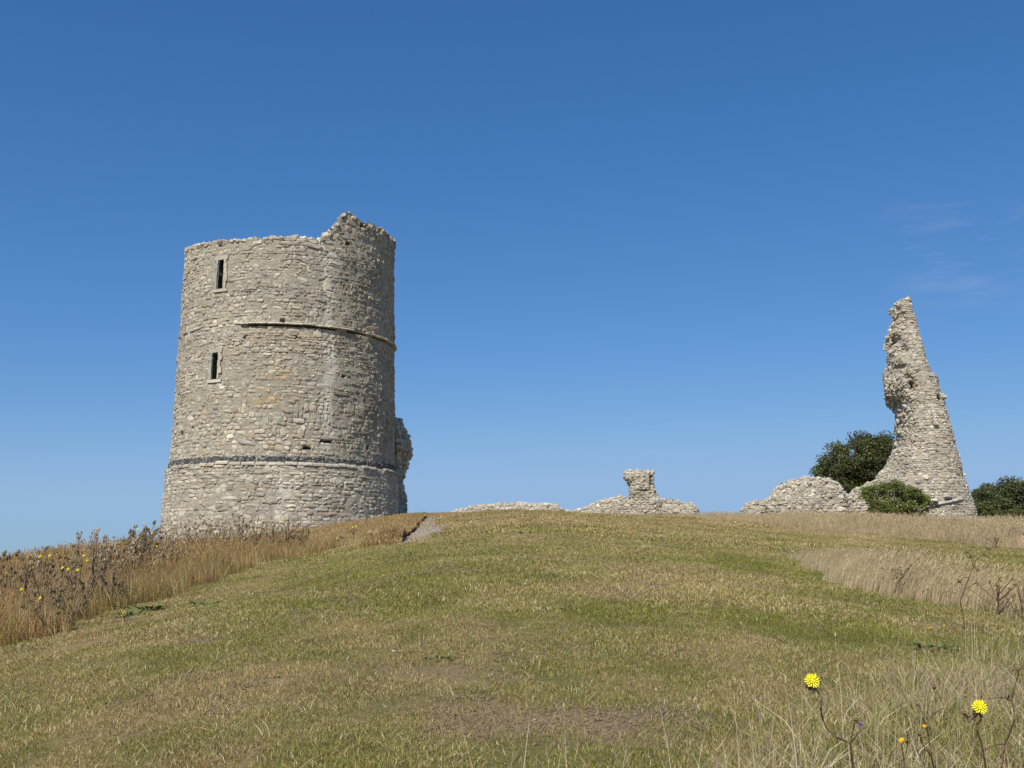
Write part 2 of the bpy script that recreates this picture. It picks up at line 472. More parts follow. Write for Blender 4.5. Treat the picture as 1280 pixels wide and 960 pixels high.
# estuary water far below on the left
m, t, b = new_mat('estuary_water')
b.inputs['Base Color'].default_value = (.10, .16, .22, 1); b.inputs['Roughness'].default_value = .25
nzw = noise_tex(t, .05, 4, .6, geo_pos(t)); bp = node(t, 'ShaderNodeBump', i_Strength=.3, i_Distance=1.)
t.links.new(nzw.outputs[0], bp.inputs['Height']); t.links.new(bp.outputs[0], b.inputs['Normal'])
wv = np.array([[-38000, 1500, -57.5], [38000, 2600, -57.5], [38000, 39000, -57.5], [-38000, 39000, -57.5]])
water = link('water', mesh_from('water', wv, [np.array([[0, 1, 2, 3]])], m)); water['kind'] = 'structure'
water['label'] = 'blue grey estuary water beyond the hill'

# worn path scar as its own sheet of trodden earth
m = plain_mat('trodden_earth', (.23, .18, .14), (.40, .33, .26), 14, 1, 1.)
PC = np.array(PATHC); s_ = np.linspace(0, 1, 60); tt = np.linspace(0, 1, len(PC))
cx_, cy_ = np.interp(s_, tt, PC[:, 0]), np.interp(s_, tt, PC[:, 1])
tx, ty = np.gradient(cx_), np.gradient(cy_); ln = np.hypot(tx, ty); tx /= ln; ty /= ln
W_ = (.34 + .08 * vnoise(s_ * 9, 0, 0, 61)) * np.sqrt(np.clip(np.minimum(s_, 1 - s_) * 7, 0, 1))
off = np.linspace(-1, 1, 11)
VX = cx_[:, None] + ty[:, None] * off * W_[:, None]; VY = cy_[:, None] - tx[:, None] * off * W_[:, None]
VZ = H(VX, VY) + .012 - .03 * (np.abs(off)[None, :] > .95)
ii = np.arange(60 * 11).reshape(60, 11)
path = link('path', mesh_from('path', np.stack([VX, VY, VZ], -1).reshape(-1, 3),
            [np.stack([ii[:-1, :-1], ii[:-1, 1:], ii[1:, 1:], ii[1:, :-1]], -1).reshape(-1, 4)], m, smooth=True))
path['kind'] = 'structure'; path['label'] = 'short worn scar of bare earth beside the round tower'
# crumbling turf step along its tower side
m = plain_mat('raw_soil', (.07, .05, .035), (.17, .125, .085), 12, 1, 1.)
nb = 90; sb = np.linspace(.05, .97, nb); bx, by = np.interp(sb, s_, cx_), np.interp(sb, s_, cy_)
btx, bty = np.interp(sb, s_, tx), np.interp(sb, s_, ty); bw = np.interp(sb, s_, W_); fade = np.clip(np.minimum(sb - .05, .97 - sb) * 9, 0, 1)
sgn = 1 if (bty.mean() < 0) else -1
jag = .07 * vnoise(sb * 26, 0, 0, 67) + .04 * vnoise(sb * 70, 0, 0, 68); hj = (.15 + .05 * vnoise(sb * 22, 0, 0, 69)) * fade
prof = [(-.05, -.04), (.0, .02), (.04, .45), (-.02, .85), (.03, 1.), (.12, 1.04), (.34, .62), (.75, -.25)]
BV = []
for o_, hh in prof:
    oo = bw * .82 + o_ + jag
    X_, Y_ = bx + sgn * bty * oo, by - sgn * btx * oo
    BV.append(np.stack([X_, Y_, H(X_, Y_) + hj * hh + (.02 if hh > -.1 else -.03)], -1))
BV = np.stack(BV, 1); ii = np.arange(nb * len(prof)).reshape(nb, len(prof))
me_ = mesh_from('turf_bank', BV.reshape(-1, 3), [np.stack([ii[:-1, :-1], ii[:-1, 1:], ii[1:, 1:], ii[1:, :-1]], -1).reshape(-1, 4)], m,
                {'green': ('FLOAT', np.full(nb * len(prof), .1)), 'bare': ('FLOAT', np.zeros(nb * len(prof)))})
me_.materials.append(ground.data.materials[0])
me_.polygons.foreach_set('material_index', np.tile((np.arange(len(prof) - 1) >= 4).astype(np.int32), nb - 1))
bank = link('turf_bank', me_)
bank['kind'] = 'structure'; bank['label'] = 'dark crumbling turf step along the left side of the worn scar'

# ---------------------------------------------------------------- masonry
TPL = []
for k in range(14):
    r = np.random.default_rng(100 + k)
    q = r.uniform(.16, .40, 8)
    out = np.array([[.5, -q[0]], [.5, q[1]], [q[2], .5], [-q[3], .5], [-.5, q[4]], [-.5, -q[5]], [-q[6], -.5], [q[7], -.5]])
    out = out + r.uniform(-.07, .07, (8, 2))
    ins = r.uniform(.74, .86)
    V = [(x, z, -1.) for x, z in out * .96] + [(x, z, r.uniform(.15, .5)) for x, z in out] + \
        [(x * ins, z * ins, r.uniform(.72, .98)) for x, z in out] + [(r.uniform(-.1, .1), r.uniform(-.1, .1), r.uniform(.9, 1.1))]
    TPL.append(np.array(V))
TPL = np.array(TPL)       # (14, 25, 3): x width, y height, z depth
_q = []
for rr in (0, 8):
    for k in range(8): _q.append((rr + k, rr + (k + 1) % 8, rr + 8 + (k + 1) % 8, rr + 8 + k))
TQ = np.array(_q); TT = np.array([(16 + k, 16 + (k + 1) % 8, 24) for k in range(8)])
TPL_ME = [mesh_from('stone', TPL[k], [TQ, TT], M_STONE_P) for k in range(14)]

class Stones:
    def __init__(s): s.P = []; s.t = []; s.b = []; s.n = []; s.w = []; s.h = []; s.d = []; s.c = []
    def add(s, P, t, b, n, w_, h_, d_, c):
        for a, v in zip((s.P, s.t, s.b, s.n, s.w, s.h, s.d, s.c), (P, t, b, n, w_, h_, d_, c)): a.append(np.asarray(v, float))
    def cat(s):
        return [np.concatenate(a) for a in (s.P, s.t, s.b, s.n, s.w, s.h, s.d, s.c)]

def frames(S, u, v, eps=.01):
    P = S(u, v)
    du = (S(u + eps, v) - S(u - eps, v)); dv = (S(u, v + eps) - S(u, v - eps))
    t_ = du / (np.linalg.norm(du, axis=1, keepdims=True) + 1e-12)
    n_ = np.cross(t_, dv); n_ /= (np.linalg.norm(n_, axis=1, keepdims=True) + 1e-12)
    b_ = np.cross(n_, t_)
    return P, t_, b_, n_
def rot_axes(t_, b_, n_, ang, tilt, r):
    ca, sa = np.cos(ang)[:, None], np.sin(ang)[:, None]
    t2 = t_ * ca + b_ * sa; b2 = -t_ * sa + b_ * ca
    n2 = n_ + t2 * (r.normal(0, 1, len(ang)) * tilt)[:, None] + b2 * (r.normal(0, 1, len(ang)) * tilt)[:, None]
    n2 /= np.linalg.norm(n2, axis=1, keepdims=True)
    t2 = t2 - n2 * (t2 * n2).sum(1, keepdims=True); t2 /= np.linalg.norm(t2, axis=1, keepdims=True)
    return t2, np.cross(n2, t2), n2

PAL = np.array([[.52, .47, .385], [.46, .42, .345], [.41, .38, .32], [.48, .41, .31], [.35, .325, .28], [.60, .55, .46], [.43, .36, .265]])
def palette(n, r, wts=(3, 3, 2.2, 1.6, 1.0, 1.2, .7), P=None):
    wts = np.array(wts, float); k = r.choice(len(PAL), n, p=wts / wts.sum())
    c = PAL[k] * r.uniform(.86, 1.12, (n, 1)) * (1 + r.normal(0, .015, (n, 3)))
    return np.clip(c, .05, .66)

def course_stones(S, v0, v1, u0, u1, hmean, wmean, r, wav=.05, seed=0, pro=(.01, .07), rough=None, fill=.95, holes=None, wts=None, st=None, vfun=None):
    """rows of stones over surface S(u, v); rough(P) 0..1 = broken rubble there"""
    st = st or Stones()
    v = v0
    fu = np.linspace(u0, u1, 500)
    US, VS, WS, HS = [], [], [], []
    while v < v1:
        h = hmean * r.uniform(.6, 1.45)
        vc = v + h / 2
        vv = vc + wav * vnoise(fu * .5, vc * .35, 0, seed)
        pts = S(fu, vv)
        al = np.concatenate([[0], np.cumsum(np.linalg.norm(np.diff(pts, axis=0), axis=1))])
        ws = wmean * np.exp(r.normal(0, .48, int(al[-1] / wmean * 1.8) + 3)) * (h / hmean) ** .3
        ed = np.cumsum(ws) - r.uniform(0, wmean); ce = ed - ws / 2
        ok = (ce > 0) & (ce < al[-1])
        ce, ws = ce[ok], ws[ok]
        uc = np.interp(ce, al, fu)
        US.append(uc); VS.append(np.interp(uc, fu, vv) + r.normal(0, .10 * h, len(uc))); WS.append(ws)
        HS.append(h * np.where(r.random(len(uc)) < .16, r.uniform(1.4, 1.9, len(uc)), r.uniform(.8, 1.12, len(uc))))
        v += h
    u, v, w_, h_ = [np.concatenate(a) for a in (US, VS, WS, HS)]
    P, t_, b_, n_ = frames(S, u, v)
    keep = np.ones(len(u), bool) if holes is None else ~holes(u, v, w_, h_)
    keep &= (r.random(len(u)) > .035) | (w_ > wmean * 1.3)
    P, t_, b_, n_, w_, h_, u, v = [a[keep] for a in (P, t_, b_, n_, w_, h_, u, v)]
    N = len(u)
    rg = np.zeros(N) if rough is None else rough(u, v, P)
    ang = r.normal(0, .09 + .35 * rg); tilt = .05 + .28 * rg
    t_, b_, n_ = rot_axes(t_, b_, n_, ang, tilt, r)
    w_ = w_ * fill * (1 - .25 * rg); h_ = h_ * fill * (1 + .1 * rg * r.normal(0, 1, N))
    p_ = r.uniform(pro[0], pro[1], N) ** 1 + rg * r.uniform(-.03, .10, N)
    p_ = p_ + .022 * fbm(P[:, 0] * .6, P[:, 2] * .7, P[:, 1] * .5, 83)
    big = r.random(N) < .05
    p_[big] -= .05
    c = palette(N, r, wts) if wts is not None else palette(N, r)
    c = c * (1 + .10 * fbm(P[:, 0] * .5, P[:, 2] * .6, P[:, 1] * .3, 77))[:, None]
    d_ = np.full(N, .13)
    # stone front face lies p_ proud of the surface
    st.add(P + n_ * (p_ - d_)[:, None], t_, b_, n_, w_, h_, d_, c)
    return st
def scatter_stones(S, u, v, size, r, st=None, pro=.03, tilt=.5, wts=None):
    st = st or Stones()
    P, t_, b_, n_ = frames(S, u, v)
    N = len(u)
    t_, b_, n_ = rot_axes(t_, b_, n_, r.uniform(-.6, .6, N), tilt, r)
    w_ = size * np.exp(r.normal(0, .35, N)); h_ = w_ * r.uniform(.5, .85, N); d_ = np.minimum(.13, w_ * .45)
    c = palette(N, r, wts) if wts is not None else palette(N, r)
    st.add(P + n_ * (r.uniform(-.04, pro, N) + 0 * d_)[:, None], t_, b_, n_, w_, h_, d_, c)
    return st

def emit(st, root, name, r, nparts=0, score=None, part_name='stone', tinted=None):
    P, t_, b_, n_, w_, h_, d_, c = st.cat()
    N = len(P)
    kt = r.integers(0, len(TPL), N)
    sel = np.zeros(N, bool)
    if nparts:
        sc = w_ * h_
        toc = -P / np.linalg.norm(P, axis=1, keepdims=True)
        face = (n_ * toc).sum(1)
        dist = np.linalg.norm(P, axis=1)
        sc = sc * np.clip(face, 0, 1) / dist ** 2
        if score is not None: sc = sc * score(P)
        sel[np.argsort(-sc)[:nparts]] = True
    A = ~sel
    T = TPL[kt[A]]
    V = P[A][:, None, :] + t_[A][:, None, :] * (T[:, :, 0] * w_[A][:, None])[..., None] + b_[A][:, None, :] * (T[:, :, 1] * h_[A][:, None])[..., None] \
        + n_[A][:, None, :] * (T[:, :, 2] * d_[A][:, None])[..., None]
    n = A.sum(); o_ = (np.arange(n) * 25)[:, None, None]
    q = (TQ[None] + o_).reshape(-1, 4); tr = (TT[None] + o_).reshape(-1, 3)
    colr = np.concatenate([np.repeat(c[A], 25, 0), np.ones((n * 25, 1))], 1)
    ob = link(name, mesh_from(name, V.reshape(-1, 3), [q, tr], M_STONE, {'tint': ('FLOAT_COLOR', colr.astype(np.float32))}), root)
    ob['kind'] = 'stuff'
    inv = Matrix.Translation(-root.location)
    for i in np.nonzero(sel)[0]:
        o = bpy.data.objects.new(part_name, TPL_ME[kt[i]])
        COL.objects.link(o)
        o.parent = root
        M = np.eye(4)
        M[:3, 0] = t_[i] * w_[i]; M[:3, 1] = b_[i] * h_[i]; M[:3, 2] = n_[i] * d_[i]; M[:3, 3] = P[i]
        o.matrix_basis = inv @ Matrix(M.tolist())
        o.color = (*[float(q_) for q_ in c[i]], 1)
    return ob

def grid_mesh(name, S, us, vs, mat, root, off=-.03, skip=None, amp=.012, close=False):
    U, V_ = np.meshgrid(us, vs)
    P, t_, b_, n_ = frames(S, U.ravel(), V_.ravel())
    P = P + n_ * (off + amp * fbm(P[:, 0] * 4, P[:, 1] * 4, P[:, 2] * 4, 12))[:, None]
    nu, nv = len(us), len(vs)
    ii = np.arange(nu * nv).reshape(nv, nu)
    q = np.stack([ii[:-1, :-1], ii[:-1, 1:], ii[1:, 1:], ii[1:, :-1]], -1)
    if skip is not None:
        uc = (us[:-1] + us[1:]) / 2; vc = (vs[:-1] + vs[1:]) / 2
        UC, VC = np.meshgrid(uc, vc)
        q = q[~skip(UC, VC)]
    return link(name, mesh_from(name, P, [q.reshape(-1, 4)], mat, smooth=False), root)

# ---------------------------------------------------------------- round tower on the left
TR = np.random.default_rng(11)
TAX, TAY = -11.67, 52.72
PHI0 = math.atan2(TAX, TAY)            # azimuth of the axis, phi = 0 faces the camera
def TRad(z):
    return np.interp(z, [-3, 0, 3.95, 4.10, 4.12, 15, 18], [6.08, 5.94, 5.77, 5.74, 5.62, 5.38, 5.33])
def TS(u, v):
    """u = angle (rad) from the camera-facing line, positive to the right; v = height"""
    R = TRad(v) + .03 * vnoise(u * 5, v * .7, 0, 71)
    a = u + PHI0
    # outward direction at u = 0 points back to the camera
    dx = -math.sin(0) + (-np.sin(PHI0) * np.cos(u) + np.cos(PHI0) * np.sin(u))
    dy = (-np.cos(PHI0) * np.cos(u) - np.sin(PHI0) * np.sin(u))
    return np.stack([TAX + R * dx, TAY + R * dy, v + 0 * u], -1)
def t_uv(px, py):
    """where the sight line through a pixel meets the tower"""
    r = ray(px, py); Y = np.arange(44, 56, .01)
    X = r[0] / r[1] * Y; Z = r[2] / r[1] * Y
    d = np.hypot(X - TAX, Y - TAY) - TRad(Z)
    k = np.argmax(d < 0) if (d < 0).any() else int(np.argmin(d))
    ox, oy = X[k] - TAX, Y[k] - TAY
    ca = (-ox * math.sin(PHI0) - oy * math.cos(PHI0)); sa = (ox * math.cos(PHI0) - oy * math.sin(PHI0))
    return math.atan2(sa, ca), float(Z[k])
_tops = []
for px_, py_ in [(236, 309), (250, 305), (300, 299), (350, 296), (400, 298), (407, 297), (413, 292), (420, 281), (426, 270), (431, 265), (437, 264),
                 (444, 270), (452, 276), (462, 279), (472, 282), (480, 287), (487, 293)]:
    uu, zz = t_uv(px_, py_); _tops.append((uu, zz))
_tu = [-math.pi] + [q[0] for q in _tops] + [1.6, 2.2, math.pi]
_tz = [_tops[0][1]] + [q[1] for q in _tops] + [_tops[-1][1] - .1, _tops[-1][1] - .8, _tops[0][1]]
def TTop(u): return np.interp(u, _tu, _tz)
def TIn(u, k): return TTop(u) - np.clip(TTop(u) - _tops[6][1] - .05, 0, 2) * np.clip(k * 1.25, 0, 1)
tower = thing('round_tower', 'tall round roofless stone tower with two slit windows and a dark flint band', 'tower', (TAX, TAY, -2))
# windows (measured): u-range and z-range
WIN = []
for (xa, ya, xb, yb) in [(272.5, 325, 280, 361), (265.5, 441, 272.5, 474)]:
    u1_, z1_ = t_uv(xa, (ya + yb) / 2); u2_, z2_ = t_uv(xb, (ya + yb) / 2)
    _, zt = t_uv((xa + xb) / 2, ya); _, zb = t_uv((xa + xb) / 2, yb)
    WIN.append((u1_, u2_, zb, zt))
HOLES = [t_uv(354, 401) + (.09, .12), t_uv(307, 421) + (.06, .07), t_uv(381, 398) + (.07, .05), t_uv(385, 560) + (.16, .06), t_uv(411, 553) + (.22, .06),
         t_uv(388, 343) + (.10, .05), t_uv(240, 313) + (.12, .2), t_uv(372, 420) + (.05, .05), t_uv(402, 551) + (.1, .06), t_uv(435, 305) + (.12, .10), t_uv(454, 282) + (.2, .12),
         t_uv(227, 543) + (.12, .06), t_uv(240, 535) + (.06, .06), t_uv(348, 323) + (.2, .05), t_uv(430, 470) + (.08, .08), t_uv(460, 560) + (.1, .08)]
def in_hole(u, v, w_=0, h_=0):
    k = np.zeros(np.shape(u), bool)
    for (hu, hz, hw, hh) in HOLES: k |= (np.abs(u - hu) * 5.5 < hw + .25 * w_) & (np.abs(v - hz) < hh + .3 * h_)
    return k
def tower_holes(u, v, w_, h_):
    k = v + h_ * .35 > TTop(u) + .08 * vnoise(u * 14, 3, 0, 5) 
    for (a, b_, zb, zt) in WIN: k |= (u + w_ / 11 > a - .045) & (u - w_ / 11 < b_ + .045) & (v > zb - .2) & (v < zt + .2)
    k |= in_hole(u, v, w_, h_)
    k |= (np.abs(v - 4.22) < .21)
    k |= (np.abs(v - (ZS - .075)) < .04 + .42 * h_) & (u > usL)
    return k
def TSh(u, v):   # core pushed in at the putlog holes
    P = TS(u, v); k = in_hole(u, v).astype(float) * .45 + .45 * ((np.abs(v - (ZS - .075)) < .05) & (u > usL) & (vnoise(u * 9, 1, 0, 44) > -.55))
    return P + (np.array([TAX, TAY, 0]) - P) * np.stack([k / 5.5, k / 5.5, 0 * k], -1)
_, ZS = t_uv(365, 405)
usL = t_uv(300, 407)[0]
us = np.linspace(-math.pi, math.pi, 361)
vs = np.arange(-2.5, 16.9, .115)
vs = np.sort(np.concatenate([vs[np.abs(vs - ZS + .075) > .11], [ZS - .14, ZS - .115, ZS - .035, ZS - .01]]))
for (a, b_, zb, zt) in WIN:
    us = np.sort(np.concatenate([us[(np.abs(us - a) > .006) & (np.abs(us - b_) > .006)], [a, b_]]))
    vs = np.sort(np.concatenate([vs[(np.abs(vs - zb) > .03) & (np.abs(vs - zt) > .03)], [zb, zt]]))
def tskip(U, V_):
    k = V_ > TTop(U) - .02
    for (a, b_, zb, zt) in WIN: k |= (U > a) & (U < b_) & (V_ > zb) & (V_ < zt)
    return k
mw = grid_mesh('mortar_wall', TSh, us, vs, M_MORTAR, tower, -.025, tskip, .022)
QP = [(t_uv(x, y), wd) for x, y, wd in [(400, 305, .10), (407, 340, .14), (409, 370, .12), (411, 400, .16), (414, 430, .30), (414, 460, .32), (410, 490, .20), (408, 515, .28), (408, 545, .18),
                                        (352, 600, .2), (357, 625, .25), (353, 645, .3)]]
_co = np.zeros(len(mw.data.vertices) * 3, np.float32); mw.data.vertices.foreach_get('co', _co); _co = _co.reshape(-1, 3)
_u = np.arctan2((_co[:, 0] - TAX) * math.cos(PHI0) - (_co[:, 1] - TAY) * math.sin(PHI0), -(_co[:, 0] - TAX) * math.sin(PHI0) - (_co[:, 1] - TAY) * math.cos(PHI0))
_pl = np.zeros(len(_co))
for (qu, qz), wd in QP: _pl = np.maximum(_pl, np.clip(1.5 - np.abs(_u - qu) * 5.5 / wd, 0, 1) * np.clip(2.4 - np.abs(_co[:, 2] - qz) / .4, 0, 1))
_pl *= np.clip(.75 + .6 * vnoise(_co[:, 0] * 3, _co[:, 2] * 3, _co[:, 1] * 3, 81), 0, 1)
_a = mw.data.attributes.new('pale', 'FLOAT', 'POINT'); _a.data.foreach_set('value', _pl.astype(np.float32))
# wall head and inner face: thick shell
WT = 1.5
ui = np.linspace(-math.pi, math.pi, 181); k_ = np.linspace(0, 1, 7)
UU, KK = np.meshgrid(ui, k_)
Pt = TS(UU.ravel(), TTop(UU.ravel()) - .16); cen = np.array([TAX, TAY, 0])
rad = Pt - cen; rad[:, 2] = 0; rad /= np.linalg.norm(rad, axis=1, keepdims=True)
Pt = Pt - rad * (KK.ravel() * WT)[:, None]
Pt[:, 2] += TIn(UU.ravel(), KK.ravel()) - TTop(UU.ravel()) + .10 * fbm(Pt[:, 0] * 2, Pt[:, 1] * 2, 0, 6) + .18 * np.sin(KK.ravel() * math.pi)
ii = np.arange(181 * 7).reshape(7, 181)
link('wall_head', mesh_from('wall_head', Pt, [np.stack([ii[:-1, :-1], ii[:-1, 1:], ii[1:, 1:], ii[1:, :-1]], -1).reshape(-1, 4)], M_MORTAR), tower)
zi = np.linspace(0, 1, 40); UU, KK = np.meshgrid(ui, zi)
Pb = TS(UU.ravel(), 8 + 0 * UU.ravel()); rad = Pb - cen; rad[:, 2] = 0; rad /= np.linalg.norm(rad, axis=1, keepdims=True)
Pb = Pb - rad * WT; Pb[:, 2] = -2 + (TIn(UU.ravel(), 1.) - .16 + 2) * KK.ravel()
Pb[:, :2] += (rad * (.12 * fbm(UU.ravel() * 6, KK.ravel() * 14, 0, 8))[:, None])[:, :2]
ii = np.arange(181 * 40).reshape(40, 181)
def _notwin(q_, P_):
    c_ = P_[q_].mean(1); ox, oy = c_[:, 0] - TAX, c_[:, 1] - TAY
    uu = np.arctan2(ox * math.cos(PHI0) - oy * math.sin(PHI0), -ox * math.sin(PHI0) - oy * math.cos(PHI0))
    k = np.ones(len(q_), bool)
    for (a, b_, zb, zt) in WIN: k &= ~((uu > a - .03) & (uu < b_ + .03) & (c_[:, 2] > zb - .2) & (c_[:, 2] < zt + .2))
    return q_[k]
q_ = np.stack([ii[:-1, :-1], ii[:-1, 1:], ii[1:, 1:], ii[1:, :-1]], -1).reshape(-1, 4)
link('inner_wall', mesh_from('inner_wall', Pb, [_notwin(q_, Pb)], M_MORTAR), tower)
# stones
def t_rough(u, v, P):
    return np.clip((v - (TTop(u) - 1.0)) / 1.0, 0, 1) * np.clip((u - .35) / .4, 0, 1) * .9 + .25 * np.clip(v - TTop(u) + .5, 0, 1)
st = Stones()
course_stones(TS, 4.43, 17, -2.1, 2.1, .155, .25, TR, .10, 1, (-.02, .04), t_rough, 1.0, tower_holes, None, st)
course_stones(TS, -.6, 3.98, -2.1, 2.1, .17, .31, TR, .08, 2, (-.02, .035), None, 1.0, tower_holes, (3.5, 3, 2, 1.2, .8, 2, .4), st)
# pale quoins: bleached vertical strips of the old joint
P, t_, b_, n_, w_, h_, d_, c = st.cat()
qpts = [(t_uv(x, y), wd) for x, y, wd in [(400, 305, .12), (407, 340, .14), (409, 370, .12), (411, 400, .16), (414, 430, .3), (414, 460, .32), (410, 490, .22), (408, 515, .28), (408, 545, .2),
                                         (352, 600, .2), (357, 625, .25), (353, 645, .3)]]
ox, oy = P[:, 0] - TAX, P[:, 1] - TAY
pu = np.arctan2(ox * math.cos(PHI0) - oy * math.sin(PHI0), -ox * math.sin(PHI0) - oy * math.cos(PHI0))
for (qu, qz), wd in qpts:
    k = (np.abs(pu - qu) * 5.5 < wd) & (np.abs(P[:, 2] - qz) < .65)
    c[k] = np.array([.66, .60, .49]) * TR.uniform(.75, 1.05, (k.sum(), 1)); w_[k] *= .72; h_[k] *= .85
# iron-stained and grey drifts
k = np.clip((pu - t_uv(414, 430)[0]) * 5.5 / .5, 0, 1)[:, None] * np.clip((P[:, 2] - 4.3) / .2, 0, 1)[:, None]; c = c * (1 - k * np.array([.20, .21, .23]))   # stones darker right of the pale seam
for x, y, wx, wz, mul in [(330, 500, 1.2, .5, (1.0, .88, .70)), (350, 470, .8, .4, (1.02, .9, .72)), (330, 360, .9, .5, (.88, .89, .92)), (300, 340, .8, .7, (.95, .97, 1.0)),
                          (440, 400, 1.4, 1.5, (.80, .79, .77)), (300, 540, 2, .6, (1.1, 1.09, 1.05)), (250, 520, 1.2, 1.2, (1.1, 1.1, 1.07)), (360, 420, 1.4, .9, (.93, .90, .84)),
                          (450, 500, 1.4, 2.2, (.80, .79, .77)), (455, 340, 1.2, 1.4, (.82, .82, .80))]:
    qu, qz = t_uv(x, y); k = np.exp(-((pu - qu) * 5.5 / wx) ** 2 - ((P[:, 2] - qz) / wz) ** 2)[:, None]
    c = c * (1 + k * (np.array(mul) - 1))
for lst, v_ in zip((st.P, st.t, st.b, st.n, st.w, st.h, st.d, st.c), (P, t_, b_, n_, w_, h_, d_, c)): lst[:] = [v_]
# rubble along the wall head
nu_ = 1700
u_ = TR.uniform(-math.pi, math.pi, nu_); rr_ = TR.uniform(-.02, 1.0, nu_)
def THd(u, v):
    Pq = TS(u, TTop(u) - .08); rd = Pq - cen; rd[:, 2] = 0; rd /= np.linalg.norm(rd, axis=1, keepdims=True)
    Pq = Pq - rd * (v * WT)[:, None]; Pq[:, 2] += .16 * np.sin(v * math.pi) + TIn(u, v) - TTop(u); return Pq
scatter_stones(THd, u_, rr_, .17, TR, st, .02, .35)
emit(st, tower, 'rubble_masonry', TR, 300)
# projecting string course, slab by slab, broken in places
def ring_slabs(z, h, pro, name, u0, u1, lmin, lmax, colr, miss, deep=.2, tiltz=.25, miss_f=None):
    u = u0
    while u < u1:
        l = TR.uniform(lmin, lmax); R = float(TRad(z)); du = l / R
        if TR.random() > (miss if miss_f is None else miss_f(u)):
            k = 5; us_ = np.linspace(u + .004, u + du - .004, k); pr = pro * TR.uniform(.75, 1.15); dz = TR.normal(0, .018)
            V = []
            for uu_ in us_:
                for (o_, zz_) in ((-deep, z - h / 2), (pr, z - h / 2), (pr * .92, z + h * .2), (-.03, z + h / 2 + tiltz * h), (-deep, z + h / 2)):
                    p_ = TS(np.array([uu_]), np.array([z]))[0]; rd = p_ - cen; rd[2] = 0; rd /= np.linalg.norm(rd)
                    V.append(p_ + rd * (o_ + TR.normal(0, .006)) + np.array([0, 0, zz_ - z + dz + TR.normal(0, .006)]))
            f = []
            for a in range(k - 1):
                for b2 in range(5): f.append((a * 5 + b2, a * 5 + (b2 + 1) % 5, (a + 1) * 5 + (b2 + 1) % 5, (a + 1) * 5 + b2))
            me = bpy.data.meshes.new(name); me.from_pydata([tuple(q) for q in V], [], f + [(4, 3, 2, 1, 0), tuple(20 + q for q in range(5))])
            me.materials.append(M_STONE_P); me.update()
            o = link(name, me, tower); g_ = TR.uniform(.85, 1.1); o.color = (colr[0] * g_, colr[1] * g_, colr[2] * g_, 1)
        u += du
ring_slabs(ZS + .015, .07, .16, 'string_course_slab', usL, 2.1, .4, .9, (.58, .535, .45), .12)
ring_slabs(ZS + .02, .09, .06, 'string_course_slab', -2.1, usL, .3, .6, (.50, .46, .37), .45)
ring_slabs(4.06, .10, .07, 'plinth_slab', -2.1, 2.1, .3, .8, (.46, .415, .335), .15, .25, .5)
# knapped flint band
st = Stones()
for zz in (4.16, 4.235, 4.31, 4.38):
    n = 230; u_ = np.linspace(-2.1, 2.1, n) + TR.normal(0, .003, n)
    P, t_, b_, n_ = frames(TS, u_, np.full(n, zz) + TR.normal(0, .006, n))
    t_, b_, n_ = rot_axes(t_, b_, n_, TR.uniform(-.5, .5, n), np.full(n, .25), TR)
    g_ = TR.uniform(.06, .19, (n, 1)); pale = TR.random(n) < .14; c = g_ * np.array([1, 1.0, 1.02]); c[pale] = (.35, .33, .28)
    st.add(P + n_ * TR.uniform(-.03, .0, n)[:, None], t_, b_, n_, TR.uniform(.10, .16, n), TR.uniform(.075, .10, n), np.full(n, .05), c)
emit(st, tower, 'flint_band', TR)
# slit windows
def tpt(u, z, off):
    p_ = TS(np.array([u]), np.array([z]))[0]; rd = p_ - cen; rd[2] = 0; rd /= np.linalg.norm(rd)
    return p_ + rd * off
def radblock(name, u0, u1, z0, z1, o0, o1, colr, parent):
    V = [tpt(u, z, o) for u in (u0, u1) for z in (z0, z1) for o in (o0, o1)]
    f = [(0, 1, 3, 2), (4, 6, 7, 5), (0, 4, 5, 1), (2, 3, 7, 6), (1, 5, 7, 3), (0, 2, 6, 4)]
    me = bpy.data.meshes.new(name); me.from_pydata([tuple(q + TR.normal(0, .006, 3)) for q in V], [], f); me.materials.append(M_STONE_P); me.update()
    o = link(name, me, parent); o.color = (*colr, 1)
    return o
for wi, (a, b_, zb, zt) in enumerate(WIN):
    # reveal, flaring inwards
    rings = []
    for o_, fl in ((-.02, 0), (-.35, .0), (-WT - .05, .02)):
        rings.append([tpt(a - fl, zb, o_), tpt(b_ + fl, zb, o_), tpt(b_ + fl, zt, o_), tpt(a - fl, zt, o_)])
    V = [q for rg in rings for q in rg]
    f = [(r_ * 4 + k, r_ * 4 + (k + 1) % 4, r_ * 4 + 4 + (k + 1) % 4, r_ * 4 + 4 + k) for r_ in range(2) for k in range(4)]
    me = bpy.data.meshes.new('slit_window'); me.from_pydata([tuple(q) for q in V], [], f); me.materials.append(M_REVEAL_SHADE); me.update()
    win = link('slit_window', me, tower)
    z = zb; k = 0
    while z < zt - .02:
        h = min(TR.uniform(.24, .38), zt - z)
        if zt - z - h < .1: h = zt - z
        for side in (0, 1):
            wd = TR.uniform(.020, .038) + .012 * (k % 2)
            cc = np.array([.38, .38, .32] if side == 0 else [.48, .43, .35]) * TR.uniform(.92, 1.05)
            if side == 0: radblock('jamb_stone', a - wd, a - .001, z + .006, z + h - .006, -.3, .055, cc, win)
            else: radblock('jamb_stone', b_ + .001, b_ + wd, z + .006, z + h - .006, -.3, .055, cc, win)
        z += h; k += 1
    radblock('sill', a - .04, b_ + .045, zb - .15, zb - .005, -.3, .06, (.50, .47, .39), win)
    radblock('lintel', a - .045, b_ + .04, zt + .005, zt + .19, -.3, .045, (.46, .42, .34), win)

